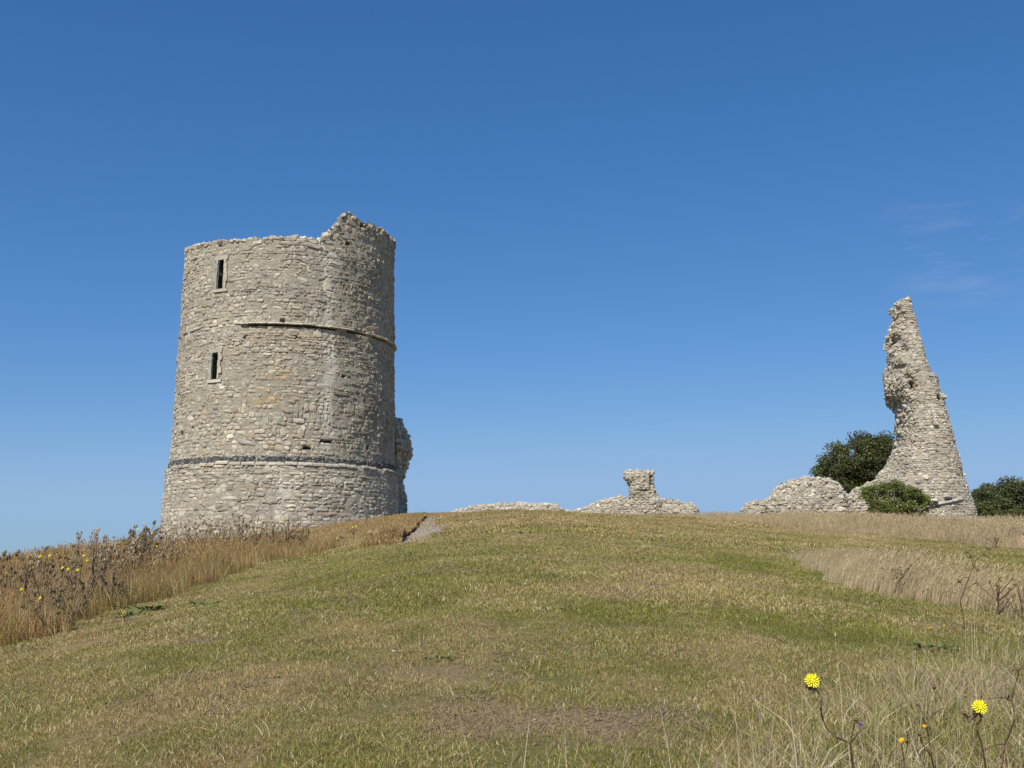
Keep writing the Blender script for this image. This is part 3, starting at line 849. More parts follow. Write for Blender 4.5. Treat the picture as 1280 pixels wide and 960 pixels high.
# ---------------------------------------------------------------- broken masonry masses
def tab(pts, Y):
    """silhouette points (px, py) -> z and x at depth Y"""
    q = np.array([at(x, y, Y) for x, y in pts]); o = np.argsort(q[:, 2]); return q[o, 2], q[o, 0]
def shard(root, as_part, Lp, Rp, Y0, depth, zbot, ztop, r, hm, wm, roughf, cav, nparts, seed, tiltf=None, wts=None, pro=(.0, .07), ex=.8, urange=(-2.3, 2.3), noise=.05):
    zl, xl = tab(Lp, Y0); zr, xr = tab(Rp, Y0)
    dz_, dd_ = zip(*depth)
    def S(u, v):
        vz = v if tiltf is None else v
        x0 = np.interp(vz, zl, xl) ; x1 = np.interp(vz, zr, xr)
        cx = (x0 + x1) / 2; hw = np.maximum((x1 - x0) / 2, .03); d = np.interp(vz, dz_, dd_)
        top = np.sqrt(np.clip((ztop - vz) / .5, 0.0, 1)); d = d * (.25 + .75 * top)
        hw = np.maximum(hw * .6, np.sqrt(np.maximum(hw * hw - .85 * (d * cx / Y0) ** 2, 0)) - .03)
        su, cu = np.sin(u), np.cos(u)
        x = cx + hw * np.sign(su) * np.abs(su) ** ex; y = Y0 - d * np.sign(cu) * np.abs(cu) ** ex
        rg = roughf(x, vz)
        k = noise * fbm(x * 1.3, vz * 1.3, y * 1.3, seed) + rg * .17 * fbm(x * 1.1, vz * 1.5, y, seed + 3)
        x = x - su * k * .6; y = y + cu * k * 1.3 + .0 * x
        for (cxp, czp, sx, sz, am) in cav:
            g = np.exp(-((x - cxp) / sx) ** 2 - ((vz - czp) / sz) ** 2) * (cu > -.1)
            y = y + am * g; x = x + .25 * am * g
        return np.stack([x, y, vz], -1)
    def pit(u, v):
        P_ = S(u, v); k = np.zeros(len(u), bool)
        for (cxp, czp, sx, sz, am) in cav:
            if sx <= .12: k |= (np.abs(P_[:, 0] - cxp) < sx * 1.3) & (np.abs(P_[:, 2] - czp) < sz * 1.3)
        return k & (np.cos(u) > 0)
    us_ = np.linspace(-math.pi, math.pi, 150); vs_ = np.arange(zbot, ztop - .02, .1)
    vs_ = np.append(vs_, ztop - .01)
    core = grid_mesh(as_part or 'mortar_core', S, us_, vs_, M_MORTAR, root, -.03, None, .02)
    if as_part: root = core
    st_ = Stones()
    course_stones(S, zbot, ztop + .05, urange[0], urange[1], hm, wm, r, .08, seed, pro, lambda u, v, P: roughf(P[:, 0], P[:, 2]), .95,
                  lambda u, v, a, b2: (v > ztop) | pit(u, v), wts, st_)
    n = 40
    scatter_stones(S, r.uniform(-3, 3, n), ztop - r.uniform(0, .25, n), wm * .8, r, st_, .06, .5)
    emit(st_, root, 'rubble_masonry', r, nparts)
    return S

# stump of curtain wall clinging to the back of the round tower
r_ = np.random.default_rng(21)
Yb = 56.0
zt_ = at(497, 524, Yb)[2]
_lp = [(478, 700), (478, 522)]
_rp = [(511, 700), (509, 640), (506, 630), (507, 618), (503, 603), (505, 592), (510, 580), (514, 566), (513, 553), (508, 541), (503, 532), (497, 524)]
shard(tower, 'wall_stump', _lp, _rp, Yb, [(-3, 1.1), (8, 1.0)], -1, zt_, r_, .17, .28, lambda x, z: 1.0 + 0 * x, [], 0, 91, noise=.10)

# ---------------------------------------------------------------- tall leaning fragment on the right
r_ = np.random.default_rng(31)
Y2 = 61.0
frag = thing('ruined_tower', 'tall jagged sliver of a broken tower, tapering to a point beside the bush', 'ruin', tuple(at(1170, 660, Y2)))
RL = [(1131, 375), (1124, 376), (1118, 380), (1114, 388), (1115, 398), (1111, 420), (1111, 440), (1109, 458), (1106, 470), (1107, 488), (1110, 498), (1116, 508), (1120, 516), (1121, 530), (1121, 550),
      (1117, 562), (1112, 574), (1106, 586), (1098, 600), (1092, 610), (1088, 640), (1086, 700)]
RR = [(1136, 375), (1138, 380), (1145, 405), (1151, 430), (1158, 452), (1163, 468), (1170, 474), (1174, 492), (1180, 512), (1186, 534), (1191, 555), (1197, 577), (1201, 598), (1207, 615), (1211, 624), (1215, 636), (1220, 655), (1224, 700)]
zt2 = at(1133, 374, Y2)[2]
def rough2(x, z):
    Lx = np.interp(z, *tab(RL, Y2)); Rx = np.interp(z, *tab(RR, Y2))
    f = (x - Lx) / np.maximum(Rx - Lx, .1)
    hi = np.clip((z - at(1150, 560, Y2)[2]) / 1.5, 0, 1)
    return np.clip(1 - (f - .1) / .32, .06, 1) * (.55 + .45 * hi)
def cv(px, py, sx, sz, am):
    q = at(px, py, Y2); return (q[0], q[2], sx, sz, am)
cav2 = [cv(1112, 427, .24, .30, 1.3), cv(1122, 441, .16, .34, .45), cv(1128, 486, .16, .36, .85), cv(1124, 476, .16, .2, .4), cv(1112, 508, .30, .36, 1.5), cv(1117, 388, .15, .2, .4),
        cv(1161, 501, .11, .14, .9), cv(1189, 597, .11, .13, .9), cv(1121, 548, .12, .5, .5), cv(1117, 462, .20, .10, .4), cv(1122, 530, .16, .14, .4)]
S2 = shard(frag, None, RL, RR, Y2, [(-3, 3.2), (4, 2.6), (8, 1.9), (15, .8)], -1.5, zt2, r_, .13, .20, rough2, cav2, 220, 41, pro=(-.015, .045), noise=.04,
           wts=(3, 3, 2.4, 1.5, 1.5, 1.6, .8))
def slab_box(name, a, b, h, d0, d1, colr, root):
    """a, b: end points (x, y, z) on the wall face; the slab sticks out towards the camera"""
    a, b = np.array(a), np.array(b); n_ = np.array([0, -1, 0.]); V = []
    for p_ in (a, (a + b) / 2 + np.array([0, 0, .01]), b):
        for (o_, z_) in ((-d0, 0), (d1, 0), (d1 * .9, h * .6), (-d0, h)): V.append(p_ + n_ * o_ + np.array([0, 0, z_]) + r_.normal(0, .008, 3))
    f = []
    for k in range(2):
        for j in range(4): f.append((k * 4 + j, k * 4 + (j + 1) % 4, k * 4 + 4 + (j + 1) % 4, k * 4 + 4 + j))
    me = bpy.data.meshes.new(name); me.from_pydata([tuple(q) for q in V], [], f + [(3, 2, 1, 0), (8, 9, 10, 11)]); me.materials.append(M_STONE_P); me.update()
    o = link(name, me, root); o.color = (*colr, 1); return o
def face_y(px, py):
    """front of the fragment along a sight line"""
    q = at(px, py, Y2); uu = np.linspace(-1.5, 1.5, 400); Pp = S2(uu, np.full(400, q[2])); k = np.argmin(np.abs(Pp[:, 0] / Pp[:, 1] - q[0] / q[1]))
    qq = at(px, py, float(Pp[k, 1])); return qq
_pts = [(1157, 634), (1166, 632), (1176, 630), (1186, 628), (1195, 626), (1203, 624), (1210, 622)]
for a_, b2_ in zip(_pts[:-1], _pts[1:]):
    A_, B_ = face_y(*a_), face_y(*b2_); B_ = A_ + (B_ - A_) * .96
    slab_box('plinth_slab', A_, B_, .17, .3, .13, tuple(np.array([.56, .51, .43]) * r_.uniform(.9, 1.05)), frag)
for a_, b2_ in (((1160, 470), (1164.5, 471)), ((1164.5, 471), (1168.5, 473))):
    A_, B_ = face_y(*a_), face_y(*b2_); slab_box('string_course_slab', A_, B_, .09, .5, .20, (.5, .45, .38), frag)
# patches of dark knapped flint over the lip, and a strip of pale render
st = Stones()
for (xa, xb, ya, yb) in ((1157, 1171, 627, 631), (1181, 1189, 622, 625)):
    for xx in np.arange(xa, xb, 1.7):
        for yy in np.arange(ya, yb + .1, 1.7):
            q = face_y(xx, yy) - np.array([0, .06, 0]); st.add([q], [[1, 0, 0]], [[0, 0, 1]], [[0, -1, 0]], [.1], [.08], [.13], [np.array([.09, .09, .10]) * r_.uniform(.5, 1.6)])
emit(st, frag, 'flint_patch', r_)
st = Stones()
for yy in np.arange(508, 530, 3.6):
    q = face_y(1164 + (yy - 508) * .22, yy) - np.array([0, .07, 0]); st.add([q], [[1, 0, 0]], [[0, 0, 1]], [[0, -1, 0]], [.26], [.21], [.17], [np.array([.58, .54, .45]) * r_.uniform(.93, 1.05)])
emit(st, frag, 'render_strip', r_)

# ---------------------------------------------------------------- low ruined walls (profile swept along x)
def low_wall(name, label, cat, topline, base_py, Y0, dep, r, hm, wm, seed, nparts=0, skew=0., wts=None, rough_amt=.15, rg_seed=0, group=None, embed=.5):
    q = np.array([at(x, y, Y0) for x, y in topline])
    X, Z = q[:, 0], q[:, 2]
    zb = at(0, base_py, Y0)[2] - embed
    x0, x1 = X[0], X[-1]
    root = thing(name, label, cat, ((x0 + x1) / 2, Y0, zb + embed), group)
    def S(u, v):
        u = np.clip(u, x0 - .3, x1 + .3)
        h = np.maximum(np.interp(u, X, Z) + .05 * vnoise(u * 2.5, 0, 0, seed) - zb, .05)
        e = np.clip(np.minimum(u - x0 + .05, x1 + .05 - u) / .6, .0, 1) ** .5
        s = v     # 0 front foot .. 1 back foot
        a = s * math.pi
        y = Y0 + skew * (u - x0) - dep * e * np.sign(np.cos(a)) * np.abs(np.cos(a)) ** .55
        z = zb + h * np.abs(np.sin(a)) ** .6
        k = .07 * fbm(u * 1.2, z * 1.4, y, seed + 1)
        return np.stack([u, y - k * np.cos(a), z + k * .5 * np.sin(a)], -1)
    U = np.linspace(x0 - .04, x1 + .04, max(30, int((x1 - x0) / .12)))
    grid_mesh('mortar_core', S, U, np.linspace(0, 1, 40), M_MORTAR, root, -.03, None, .02)
    # re-parametrise the front so that rows are level courses
    def SF(u, v):
        h = np.maximum(np.interp(np.clip(u, x0, x1), X, Z) - zb, .05)
        s = np.arcsin(np.clip((v / h), 0, 1) ** (1 / .6)) / math.pi
        return S(u, s)
    st_ = Stones()
    hmax = (Z.max() - zb)
    course_stones(SF, .1, hmax, x0, x1, hm, wm, r, .06, seed, (-.02, .06), lambda u, v, P: rough_amt + 0 * u, .93,
                  lambda u, v, a, b2: v > (np.interp(u, X, Z) - zb) * .93, wts, st_)
    n = int((x1 - x0) * dep * 2.2 / (wm * wm * .9)) + 20
    scatter_stones(S, r.uniform(x0, x1, n), r.uniform(.28, .8, n), wm * .72, r, st_, .02, .3)
    emit(st_, root, 'rubble_masonry', r, nparts)
    return root, S
r_ = np.random.default_rng(51)
W_WHITE = (3, 3, 2.4, 1.4, 1.6, 1.6, 1.0)
low_wall('ruined_wall', 'rounded hump of ruined curtain wall with white stones at its foot, left of the tree', 'ruin',
         [(958, 632), (961, 626), (966, 618), (973, 609), (982, 603), (992, 600), (1005, 598), (1020, 598), (1034, 600), (1044, 604), (1052, 611), (1057, 619), (1060, 628), (1061, 640)],
         646, 58, .75, r_, .135, .23, 61, 90, wts=W_WHITE, rough_amt=.16)
low_wall('ruined_wall', 'low stub of ruined wall at the left end of the rounded hump', 'ruin',
         [(926, 640), (929, 634), (934, 630), (943, 628), (952, 627), (958, 626), (964, 625)], 645, 58.9, .6, r_, .13, .21, 62, 0, wts=W_WHITE)
low_wall('ruined_wall', 'sloping broken wall running up to the tall sliver, behind the bush', 'ruin',
         [(1056, 634), (1060, 624), (1067, 614), (1077, 607), (1088, 604), (1096, 601), (1101, 594), (1108, 588), (1120, 588)], 650, 60.6, .8, r_, .135, .22, 63, 0, rough_amt=.2)
r_ = np.random.default_rng(52)
low_wall('ruined_wall', 'long low line of ruined wall on the crest beside the round tower', 'ruin',
         [(566, 641), (575, 636.5), (590, 634), (608, 631), (630, 629.5), (655, 629.5), (680, 630), (692, 631), (697, 632), (700, 635), (704, 638.5)], 644, 86, .8, r_, .19, .30, 64, 0, wts=W_WHITE, rough_amt=.25)
low_wall('ruined_wall', 'barely visible footing of ruined wall in the gap on the crest', 'ruin',
         [(700, 640), (703, 638.4), (712, 638.6), (720, 638), (724, 637.5), (728, 640)], 644, 87.5, .5, r_, .2, .34, 65, 0, wts=W_WHITE, rough_amt=.25)
mound, SM = low_wall('ruined_wall', 'long rubble mound of ruined wall carrying a short stone pillar', 'ruin',
         [(718, 641), (724, 637), (734, 634), (744, 630), (752, 626), (762, 623), (774, 622), (786, 624), (800, 625), (822, 624), (838, 625), (850, 627), (860, 629), (867, 631.5), (871, 635), (874, 640)],
         645, 88, 1.0, r_, .19, .30, 66, 0, wts=W_WHITE, rough_amt=.3)
# the pillar on it is the same standing wall: a part of the mound
r_ = np.random.default_rng(53)
Yp = 87.6
PL = [(783, 589), (779, 594), (779, 598), (784, 602), (787, 608), (786, 616), (786, 625), (784, 650)]
PR = [(816, 589), (817, 592), (817, 606), (820, 614), (824, 622), (828, 627), (834, 650)]
ztp = at(800, 588, Yp)[2]
shard(mound, 'stone_pillar', PL, PR, Yp, [(0, 1.0), (8, .9)], at(0, 645, Yp)[2], ztp, r_, .19, .32, lambda x, z: .35 + 0 * x,
      [(at(812, 600, Yp)[0], at(812, 600, Yp)[2], .10, .75, .6), (at(803, 614, Yp)[0], at(803, 614, Yp)[2], .5, .08, .2)], 0, 95, noise=.06,
      wts=(3, 3, 2, 1.8, 1, 1, 1.2))

# ================================================================ vegetation
def blade_mesh(name, n, spread, h0, h1, wd, lean, mat, r, head=0., headw=0., square=True, wind=0., bend=.35, hp=1.):
    if square: x, y = r.uniform(-spread, spread, n), r.uniform(-spread, spread, n)
    else:
        a = r.uniform(0, 6.283, n); q = spread * np.sqrt(r.random(n)); x, y = q * np.cos(a), q * np.sin(a)
    h = h0 + (h1 - h0) * r.random(n) ** hp
    az = r.uniform(0, 6.283, n); ln = np.abs(r.normal(0, lean, n)) * h
    lx, ly = np.cos(az) * ln + wind * h, np.sin(az) * ln
    wa = r.uniform(0, 6.283, n); wx, wy = np.cos(wa) * wd / 2, np.sin(wa) * wd / 2
    ws = r.uniform(.7, 1.4, n); wx *= ws; wy *= ws
    B = np.stack([x, y, 0 * h - .02], -1); Mi = np.stack([x + lx * bend, y + ly * bend, h * .55], -1); Tp = np.stack([x + lx, y + ly, h], -1)
    Wv = np.stack([wx, wy, 0 * wx], -1)
    V = np.stack([B - Wv, B + Wv, Mi + Wv * .8, Mi - Wv * .8, Tp], 1)
    o = (np.arange(n) * 5)[:, None]
    quads = np.array([[0, 1, 2, 3]]) + o; tris = np.array([[3, 2, 4]]) + o
    bc = np.repeat(r.random(n), 5); bc2 = np.repeat(r.random(n), 5)
    V = V.reshape(-1, 3); fl = [quads, tris]
    if head > 0:
        k = h > (h0 + (h1 - h0) * .35); k &= r.random(n) < .8; m_ = k.sum()
        d = (Tp - Mi)[k]; d /= np.linalg.norm(d, axis=1, keepdims=True)
        T0 = Tp[k] - d * head * .4; hl = head * r.uniform(.6, 1.3, (m_, 1)); hw_ = headw * r.uniform(.6, 1.3, (m_, 1))
        base = len(V); parts = []
        for ang in (0, 1.57):
            s_ = np.stack([np.cos(wa[k] + ang), np.sin(wa[k] + ang), 0 * wa[k]], -1)
            parts.append(np.stack([T0, T0 + d * hl * .4 + s_ * hw_ / 2, T0 + d * hl, T0 + d * hl * .4 - s_ * hw_ / 2], 1))
        HV = np.concatenate(parts).reshape(-1, 3)
        q2 = np.arange(len(HV)).reshape(-1, 4) + base
        V = np.concatenate([V, HV]); fl.append(q2)
        hb = np.tile(np.repeat(np.clip(bc[::5][k] * .8 + .1, 0, 1), 4), 2); bc = np.concatenate([bc, hb]); bc2 = np.concatenate([bc2, np.full(len(HV), 1.1)])
    return mesh_from(name, V, fl, mat, {'bc': ('FLOAT', bc), 'bc2': ('FLOAT', bc2)})

def scatter(name, label, pts, tmpl, r, smin=.8, smax=1.25, green=None, scale=None, kind='stuff', parent=None, zoff=0., rotz=None):
    """one object whose points carry instances of the template meshes, set upright on the slope"""
    x, y = pts[:, 0], pts[:, 1]; N = len(x)
    z = H(x, y); e = .15
    nx_ = -(H(x + e, y) - H(x - e, y)) / (2 * e); ny_ = -(H(x, y + e) - H(x, y - e)) / (2 * e)
    n_ = np.stack([nx_, ny_, np.ones(N)], -1); n_ /= np.linalg.norm(n_, axis=1, keepdims=True)
    a = r.uniform(0, 6.283, N) if rotz is None else rotz + r.normal(0, .25, N)
    t0 = np.stack([np.cos(a), np.sin(a), 0 * a], -1); t0 -= n_ * (t0 * n_).sum(1, keepdims=True); t0 /= np.linalg.norm(t0, axis=1, keepdims=True)
    b0 = np.cross(n_, t0)
    eul = np.stack([np.arctan2(b0[:, 2], n_[:, 2]), -np.arcsin(np.clip(t0[:, 2], -1, 1)), np.arctan2(t0[:, 1], t0[:, 0])], -1)
    sc = r.uniform(smin, smax, N) * (1 if scale is None else scale)
    g = np.full(N, .1) if green is None else green
    me = bpy.data.meshes.new(name)
    me.vertices.add(N); me.vertices.foreach_set('co', np.stack([x, y, z + zoff], -1).astype(np.float32).ravel())
    for k, typ, arr in (('rot', 'FLOAT_VECTOR', eul), ('scl', 'FLOAT', sc), ('green', 'FLOAT', g), ('pick', 'INT', r.integers(0, len(tmpl), N))):
        at_ = me.attributes.new(k, typ, 'POINT')
        at_.data.foreach_set('vector' if typ == 'FLOAT_VECTOR' else 'value', np.asarray(arr, np.int32 if typ == 'INT' else np.float32).ravel())
    me.update()
    ob = link(name, me, parent)
    if kind: ob['kind'] = kind
    ob['label'] = label
    col = bpy.data.collections.new(name + '_blades')
    for k, tm in enumerate(tmpl):
        col.objects.link(bpy.data.objects.new(f'{name}_blades_{k:02d}', tm))
    ng = bpy.data.node_groups.new(name, 'GeometryNodeTree')
    ng.interface.new_socket('Geometry', in_out='INPUT', socket_type='NodeSocketGeometry')
    ng.interface.new_socket('Geometry', in_out='OUTPUT', socket_type='NodeSocketGeometry')
    gi, go = ng.nodes.new('NodeGroupInput'), ng.nodes.new('NodeGroupOutput')
    ci = ng.nodes.new('GeometryNodeCollectionInfo'); ci.inputs['Collection'].default_value = col
    ci.inputs['Separate Children'].default_value = True; ci.inputs['Reset Children'].default_value = True
    ip = ng.nodes.new('GeometryNodeInstanceOnPoints'); ip.inputs['Pick Instance'].default_value = True
    def na(nm, dt_):
        q = ng.nodes.new('GeometryNodeInputNamedAttribute'); q.data_type = dt_; q.inputs['Name'].default_value = nm; return q.outputs['Attribute']
    K = ng.links.new
    K(gi.outputs[0], ip.inputs['Points']); K(ci.outputs[0], ip.inputs['Instance'])
    K(na('pick', 'INT'), ip.inputs['Instance Index']); K(na('rot', 'FLOAT_VECTOR'), ip.inputs['Rotation']); K(na('scl', 'FLOAT'), ip.inputs['Scale'])
    K(ip.outputs[0], go.inputs[0])
    md = ob.modifiers.new('grow', 'NODES'); md.node_group = ng
    return ob
def jgrid(x0, x1, y0, y1, cell, r):
    X, Y = np.meshgrid(np.arange(x0, x1, cell), np.arange(y0, y1, cell))
    p = np.stack([X.ravel(), Y.ravel()], -1)
    return p + r.uniform(-.5, .5, p.shape) * cell
def infrust(p, mar=2.5): return np.abs(p[:, 0]) < .5 * p[:, 1] + mar
def off_tower(p): return np.hypot(p[:, 0] - TAX, p[:, 1] - TAY) > 6.0
GR = np.random.default_rng(5)
def edgeL(y): return -4.75 + .22 * vnoise(y * .8, 0, 0, 50) + .1 * vnoise(y * 3.1, 0, 0, 51)
def tallL(x, y):
    """0 mown .. 1 tall, on the left bank"""
    lim = np.where(x > -8, 27., 27. + (-8 - x) * 2.6)
    return np.clip((edgeL(y) - x) / .45, 0, 1) * np.clip((np.minimum(lim, 44) + 3 * vnoise(x * .5, y * .3, 0, 52) - y) / 4, 0, 1) * (y > 1)
FR = np.array([hit(*p)[:2] for p in [(880, 652), (940, 657), (1000, 664), (1050, 669), (1100, 672), (1150, 676), (1200, 681), (1245, 685), (1290, 689), (1420, 696)]])
def tallR(x, y):
    yf = np.interp(x, FR[:, 0], FR[:, 1])
    return np.clip((y - yf) / 2.0 + .3 * vnoise(x * .7, y * .5, 0, 54), 0, 1) * (x > FR[0, 0]) * np.clip((x - FR[0, 0]) / 3, .25, 1)
RG = np.array([hit(*p)[:2] for p in [(985, 698), (1000, 708), (1040, 726), (1075, 739), (1130, 751), (1190, 760), (1240, 768), (1290, 776), (1400, 790)]])
_o = np.argsort(RG[:, 1]); RGs = RG[_o]
def ridge(p):
    """distance to the right of the mown way's edge, along the bleached strip"""
    return p[:, 0] - np.interp(p[:, 1], RGs[:, 1], RGs[:, 0]) + .12 * vnoise(p[:, 1] * 1.5, 0, 0, 63)
def midR(x, y):
    xe = np.interp(y, [2, 4.4, 5.5, 7, 9, 11, 14], [-.4, .75, 1.5, 2.9, 3.9, 4.3, 5.5]) + .3 * vnoise(y * 1.5, x, 0, 55)
    return np.clip((x - xe) / .7, 0, 1) * np.clip((11.5 - y) / 1.5, 0, 1)

def turf(p, r, pd=.7):
    x, y = p[:, 0], p[:, 1]
    g, b_ = green_bare(x, y)
    k = infrust(p) & off_tower(p) & (r.random(len(p)) > b_ * 1.15) & (tallL(x, y) < .8) & (path_dist(x, y) > pd)
    return p[k], g[k]
T0 = [blade_mesh('turf', 1000, .19, .005, .024, .0024, 1.7, M_TURF, GR, bend=.5) for _ in range(6)]
T1 = [blade_mesh('turf', 1000, .30, .008, .030, .0042, 1.6, M_TURF, GR, bend=.5) for _ in range(5)]
T2 = [blade_mesh('turf', 1000, .60, .012, .040, .009, 1.4, M_TURF, GR, bend=.5) for _ in range(5)]
T3 = [blade_mesh('turf', 700, 1.1, .02, .06, .018, 1.2, M_TURF, GR, bend=.5) for _ in range(4)]
for nm, lab, tm, (y0, y1), cell in (('mown_grass', 'short mown turf, half dry, nearest part of the slope', T0, (2.6, 8.5), .27), ('mown_grass', 'short mown turf, half dry, middle of the slope', T1, (8.5, 18), .42),
                                    ('mown_grass', 'short mown turf, half dry, upper slope', T2, (18, 40), .85), ('mown_grass', 'short dry turf on the crest among the ruins', T3, (40, 96), 1.7)):
    pts = jgrid(-.55 * y1 - 3, .55 * y1 + 3, y0, y1, cell, GR)
    p, g = turf(pts, GR, .8 if y0 >= 18 else .7)
    scatter(nm, lab, p, tm, GR, .75, 1.25, np.clip(g, 0, 1))

# --- tall golden grass on the left bank
TL0 = [blade_mesh('tall_grass', 46, .19, .10, .70, .0048, .48, M_STRAW, GR, .08, .011, False, hp=1.2, bend=.35) for _ in range(6)]
TL1 = [blade_mesh('tall_grass', 64, .34, .12, .70, .008, .42, M_STRAW, GR, .10, .018, False, hp=1.2, bend=.35) for _ in range(5)]
TLs = [blade_mesh('tall_grass', 70, .16, .08, .34, .005, .5, M_STRAW, GR, 0, 0, False) for _ in range(4)]
p = jgrid(-16, -4, 3.5, 16, .18, GR); h = tallL(p[:, 0], p[:, 1]); k = (h > .12) & infrust(p, 1.5) & (GR.random(len(p)) < np.where(p[:, 0] > -7.5, 1, .45))
p, h = p[k], h[k]
hs = (.55 + .38 * h) * (1 + .28 * fbm(p[:, 0] * .9, p[:, 1] * .8, 0, 56)) * np.interp(p[:, 1], [7, 12, 16], [.74, .78, .82])
scatter('tall_grass', 'tall golden dry grass on the left bank, nearest stretch', p, TL0, GR, .85, 1.1, np.full(len(p), .07), hs)
p = jgrid(-34, -4, 16, 46, .30, GR); h = tallL(p[:, 0], p[:, 1]); k = (h > .12) & infrust(p, 1.5) & off_tower(p) & (GR.random(len(p)) < np.where(p[:, 0] > -9, 1, .6))
p, h = p[k], h[k]
hs = (.42 + .38 * h) * (1 + .28 * fbm(p[:, 0] * .7, p[:, 1] * .6, 0, 56))
scatter('tall_grass', 'tall golden dry grass on the left bank below the round tower', p, TL1, GR, .85, 1.1, np.full(len(p), .06), hs)
p = jgrid(-9, -3.8, 3.5, 26, .16, GR); d = edgeL(p[:, 1]) - p[:, 0]; k = (d > -.28) & (d < .9) & (GR.random(len(p)) < .8)
p = p[k]
scatter('rough_grass', 'ragged fringe where mown turf meets the tall grass on the left', p, TLs, GR, .5, 1.2, np.clip(.25 + .3 * vnoise(p[:, 0], p[:, 1], 0, 8), 0, 1))
# --- rough brown grass on the slope between the bank and the crest
TB = [blade_mesh('rough_grass', 120, .45, .03, .11, .010, .9, M_STRAW, GR, 0, 0, True) for _ in range(4)]
p = jgrid(-22, 3, 26, 52, .42, GR); x, y = p[:, 0], p[:, 1]
wgt = np.clip((y - 31) / 5, 0, 1) * np.clip((.5 - x) / 4, 0, 1) + .8 * np.clip((-4.5 - x) / 1.2, 0, 1)
k = (wgt * (1 + .4 * vnoise(x * .8, y * .6, 0, 57)) > .45) & off_tower(p) & infrust(p) & (path_dist(x, y) > .74)
p = p[k]
scatter('rough_grass', 'rough brown grass on the slope below the round tower', p, TB, GR, .7, 1.3, np.full(len(p), .06))
kk = GR.random(700); ob_ = GR.uniform(.03, .62, 700)
bxx, byy = np.interp(kk, np.linspace(0, 1, nb), bx), np.interp(kk, np.linspace(0, 1, nb), by)
ttx, tty = np.interp(kk, np.linspace(0, 1, nb), btx), np.interp(kk, np.linspace(0, 1, nb), bty)
oo = np.interp(kk, np.linspace(0, 1, nb), bw * .82 + jag) + ob_
p = np.stack([bxx + sgn * tty * oo, byy - sgn * ttx * oo], -1)
TBk = [blade_mesh('rough_grass', 50, .10, .03, .10, .011, .7, M_STRAW, GR, 0, 0, False) for _ in range(3)]
scatter('rough_grass', 'tufts of dry grass overhanging the crumbling turf step', p, TBk, GR, .7, 1.3, np.full(len(p), .08),
        zoff=np.interp(kk, np.linspace(0, 1, nb), hj) * np.interp(ob_, [0, .12, .34, .62], [1, 1.0, .62, .1]))
# --- crumbs of earth on the worn patches
M_GRIT = plain_mat('pale_grit', (.17, .135, .10), (.42, .35, .275), 30, 1, .4)
def crumbs(n, spread, s0, s1, r, mt=None):
    mb = MB()
    for _ in range(n):
        a = r.uniform(s0, s1); mb.blob((r.uniform(-spread, spread), r.uniform(-spread, spread), a * .25), a, a * .7, 5)
    me = bpy.data.meshes.new('soil_crumbs'); me.from_pydata([tuple(q) for q in mb.v], [], mb.f); me.materials.append(mt or M_CRUMB); me.update(); return me
TCr = [crumbs(70, .12, .003, .011, random.Random(k)) for k in range(4)]; TCp = [crumbs(30, .25, .008, .03, random.Random(k), M_GRIT) for k in range(4)]
p = jgrid(-5, 5, 3.6, 15, .11, GR); g_, b_ = green_bare(p[:, 0], p[:, 1]); k = (GR.random(len(p)) < b_ * 1.1 + .01) & infrust(p, 1); p = p[k]
scatter('soil_crumbs', 'crumbs of dry earth on the worn patches of turf', p, TCr, GR, .6, 1.5)
p = jgrid(-8, 2, 18, 48, .28, GR); k = path_dist(p[:, 0], p[:, 1]) < .40; p = p[k]
scatter('gravel', 'loose grit and small stones on the worn scar', p, TCp, GR, .6, 1.4, zoff=.015)
# --- right: tall band in front of the sliver
TR1 = [blade_mesh('tall_grass', 100, .45, .08, .50, .010, .42, M_STRAW_PALE, GR, .09, .018, False, hp=1.2, bend=.3) for _ in range(5)]
p = jgrid(8, 48, 26, 66, .46, GR); h = tallR(p[:, 0], p[:, 1]); k = (h > .1) & infrust(p, 2) & (p[:, 1] < 64 - .0 * p[:, 0])
p, h = p[k], h[k]
hs = (.5 + .5 * h) * (1 + .42 * fbm(p[:, 0] * .8, p[:, 1] * .7, 0, 58)) * np.interp(p[:, 0], [9, 13, 17], [.45, .7, 1])
scatter('tall_grass', 'tall straw coloured grass in front of the jagged sliver', p, TR1, GR, .85, 1.15, np.full(len(p), .05), hs)
# --- bleached strip at the right of the mown way, leaning right
TS0 = [blade_mesh('bleached_grass', 40, .14, .10, .50, .0055, .22, M_STRAW_PALE, GR, .07, .012, False, wind=.42, bend=.25) for _ in range(6)]
p = jgrid(3, 15, 6, 22, .15, GR); d = ridge(p); k = (d > 0) & (d < 1.7 + .5 * vnoise(p[:, 1], 0, 0, 59)) & (p[:, 1] < RG[0, 1] + .3) & (p[:, 1] > 7.6) & (GR.random(len(p)) < np.clip(1.1 - d * .2, 0, 1)) & infrust(p, 2)
p = p[k]; d = d[k]
hs = np.clip(.55 + d * .6, .5, 1) * np.clip((2.4 - d) / 1.4, .45, 1) * np.interp(p[:, 1], [7.6, 9.5, 11, 13, 17.5], [.75, .95, .92, .72, .5]) * (1 + .2 * vnoise(p[:, 0] * 2, p[:, 1] * 2, 0, 60))
scatter('bleached_grass', 'strip of bleached straw leaning right beside the mown way', p, TS0, GR, .85, 1.15, np.full(len(p), .05), hs, rotz=0.)
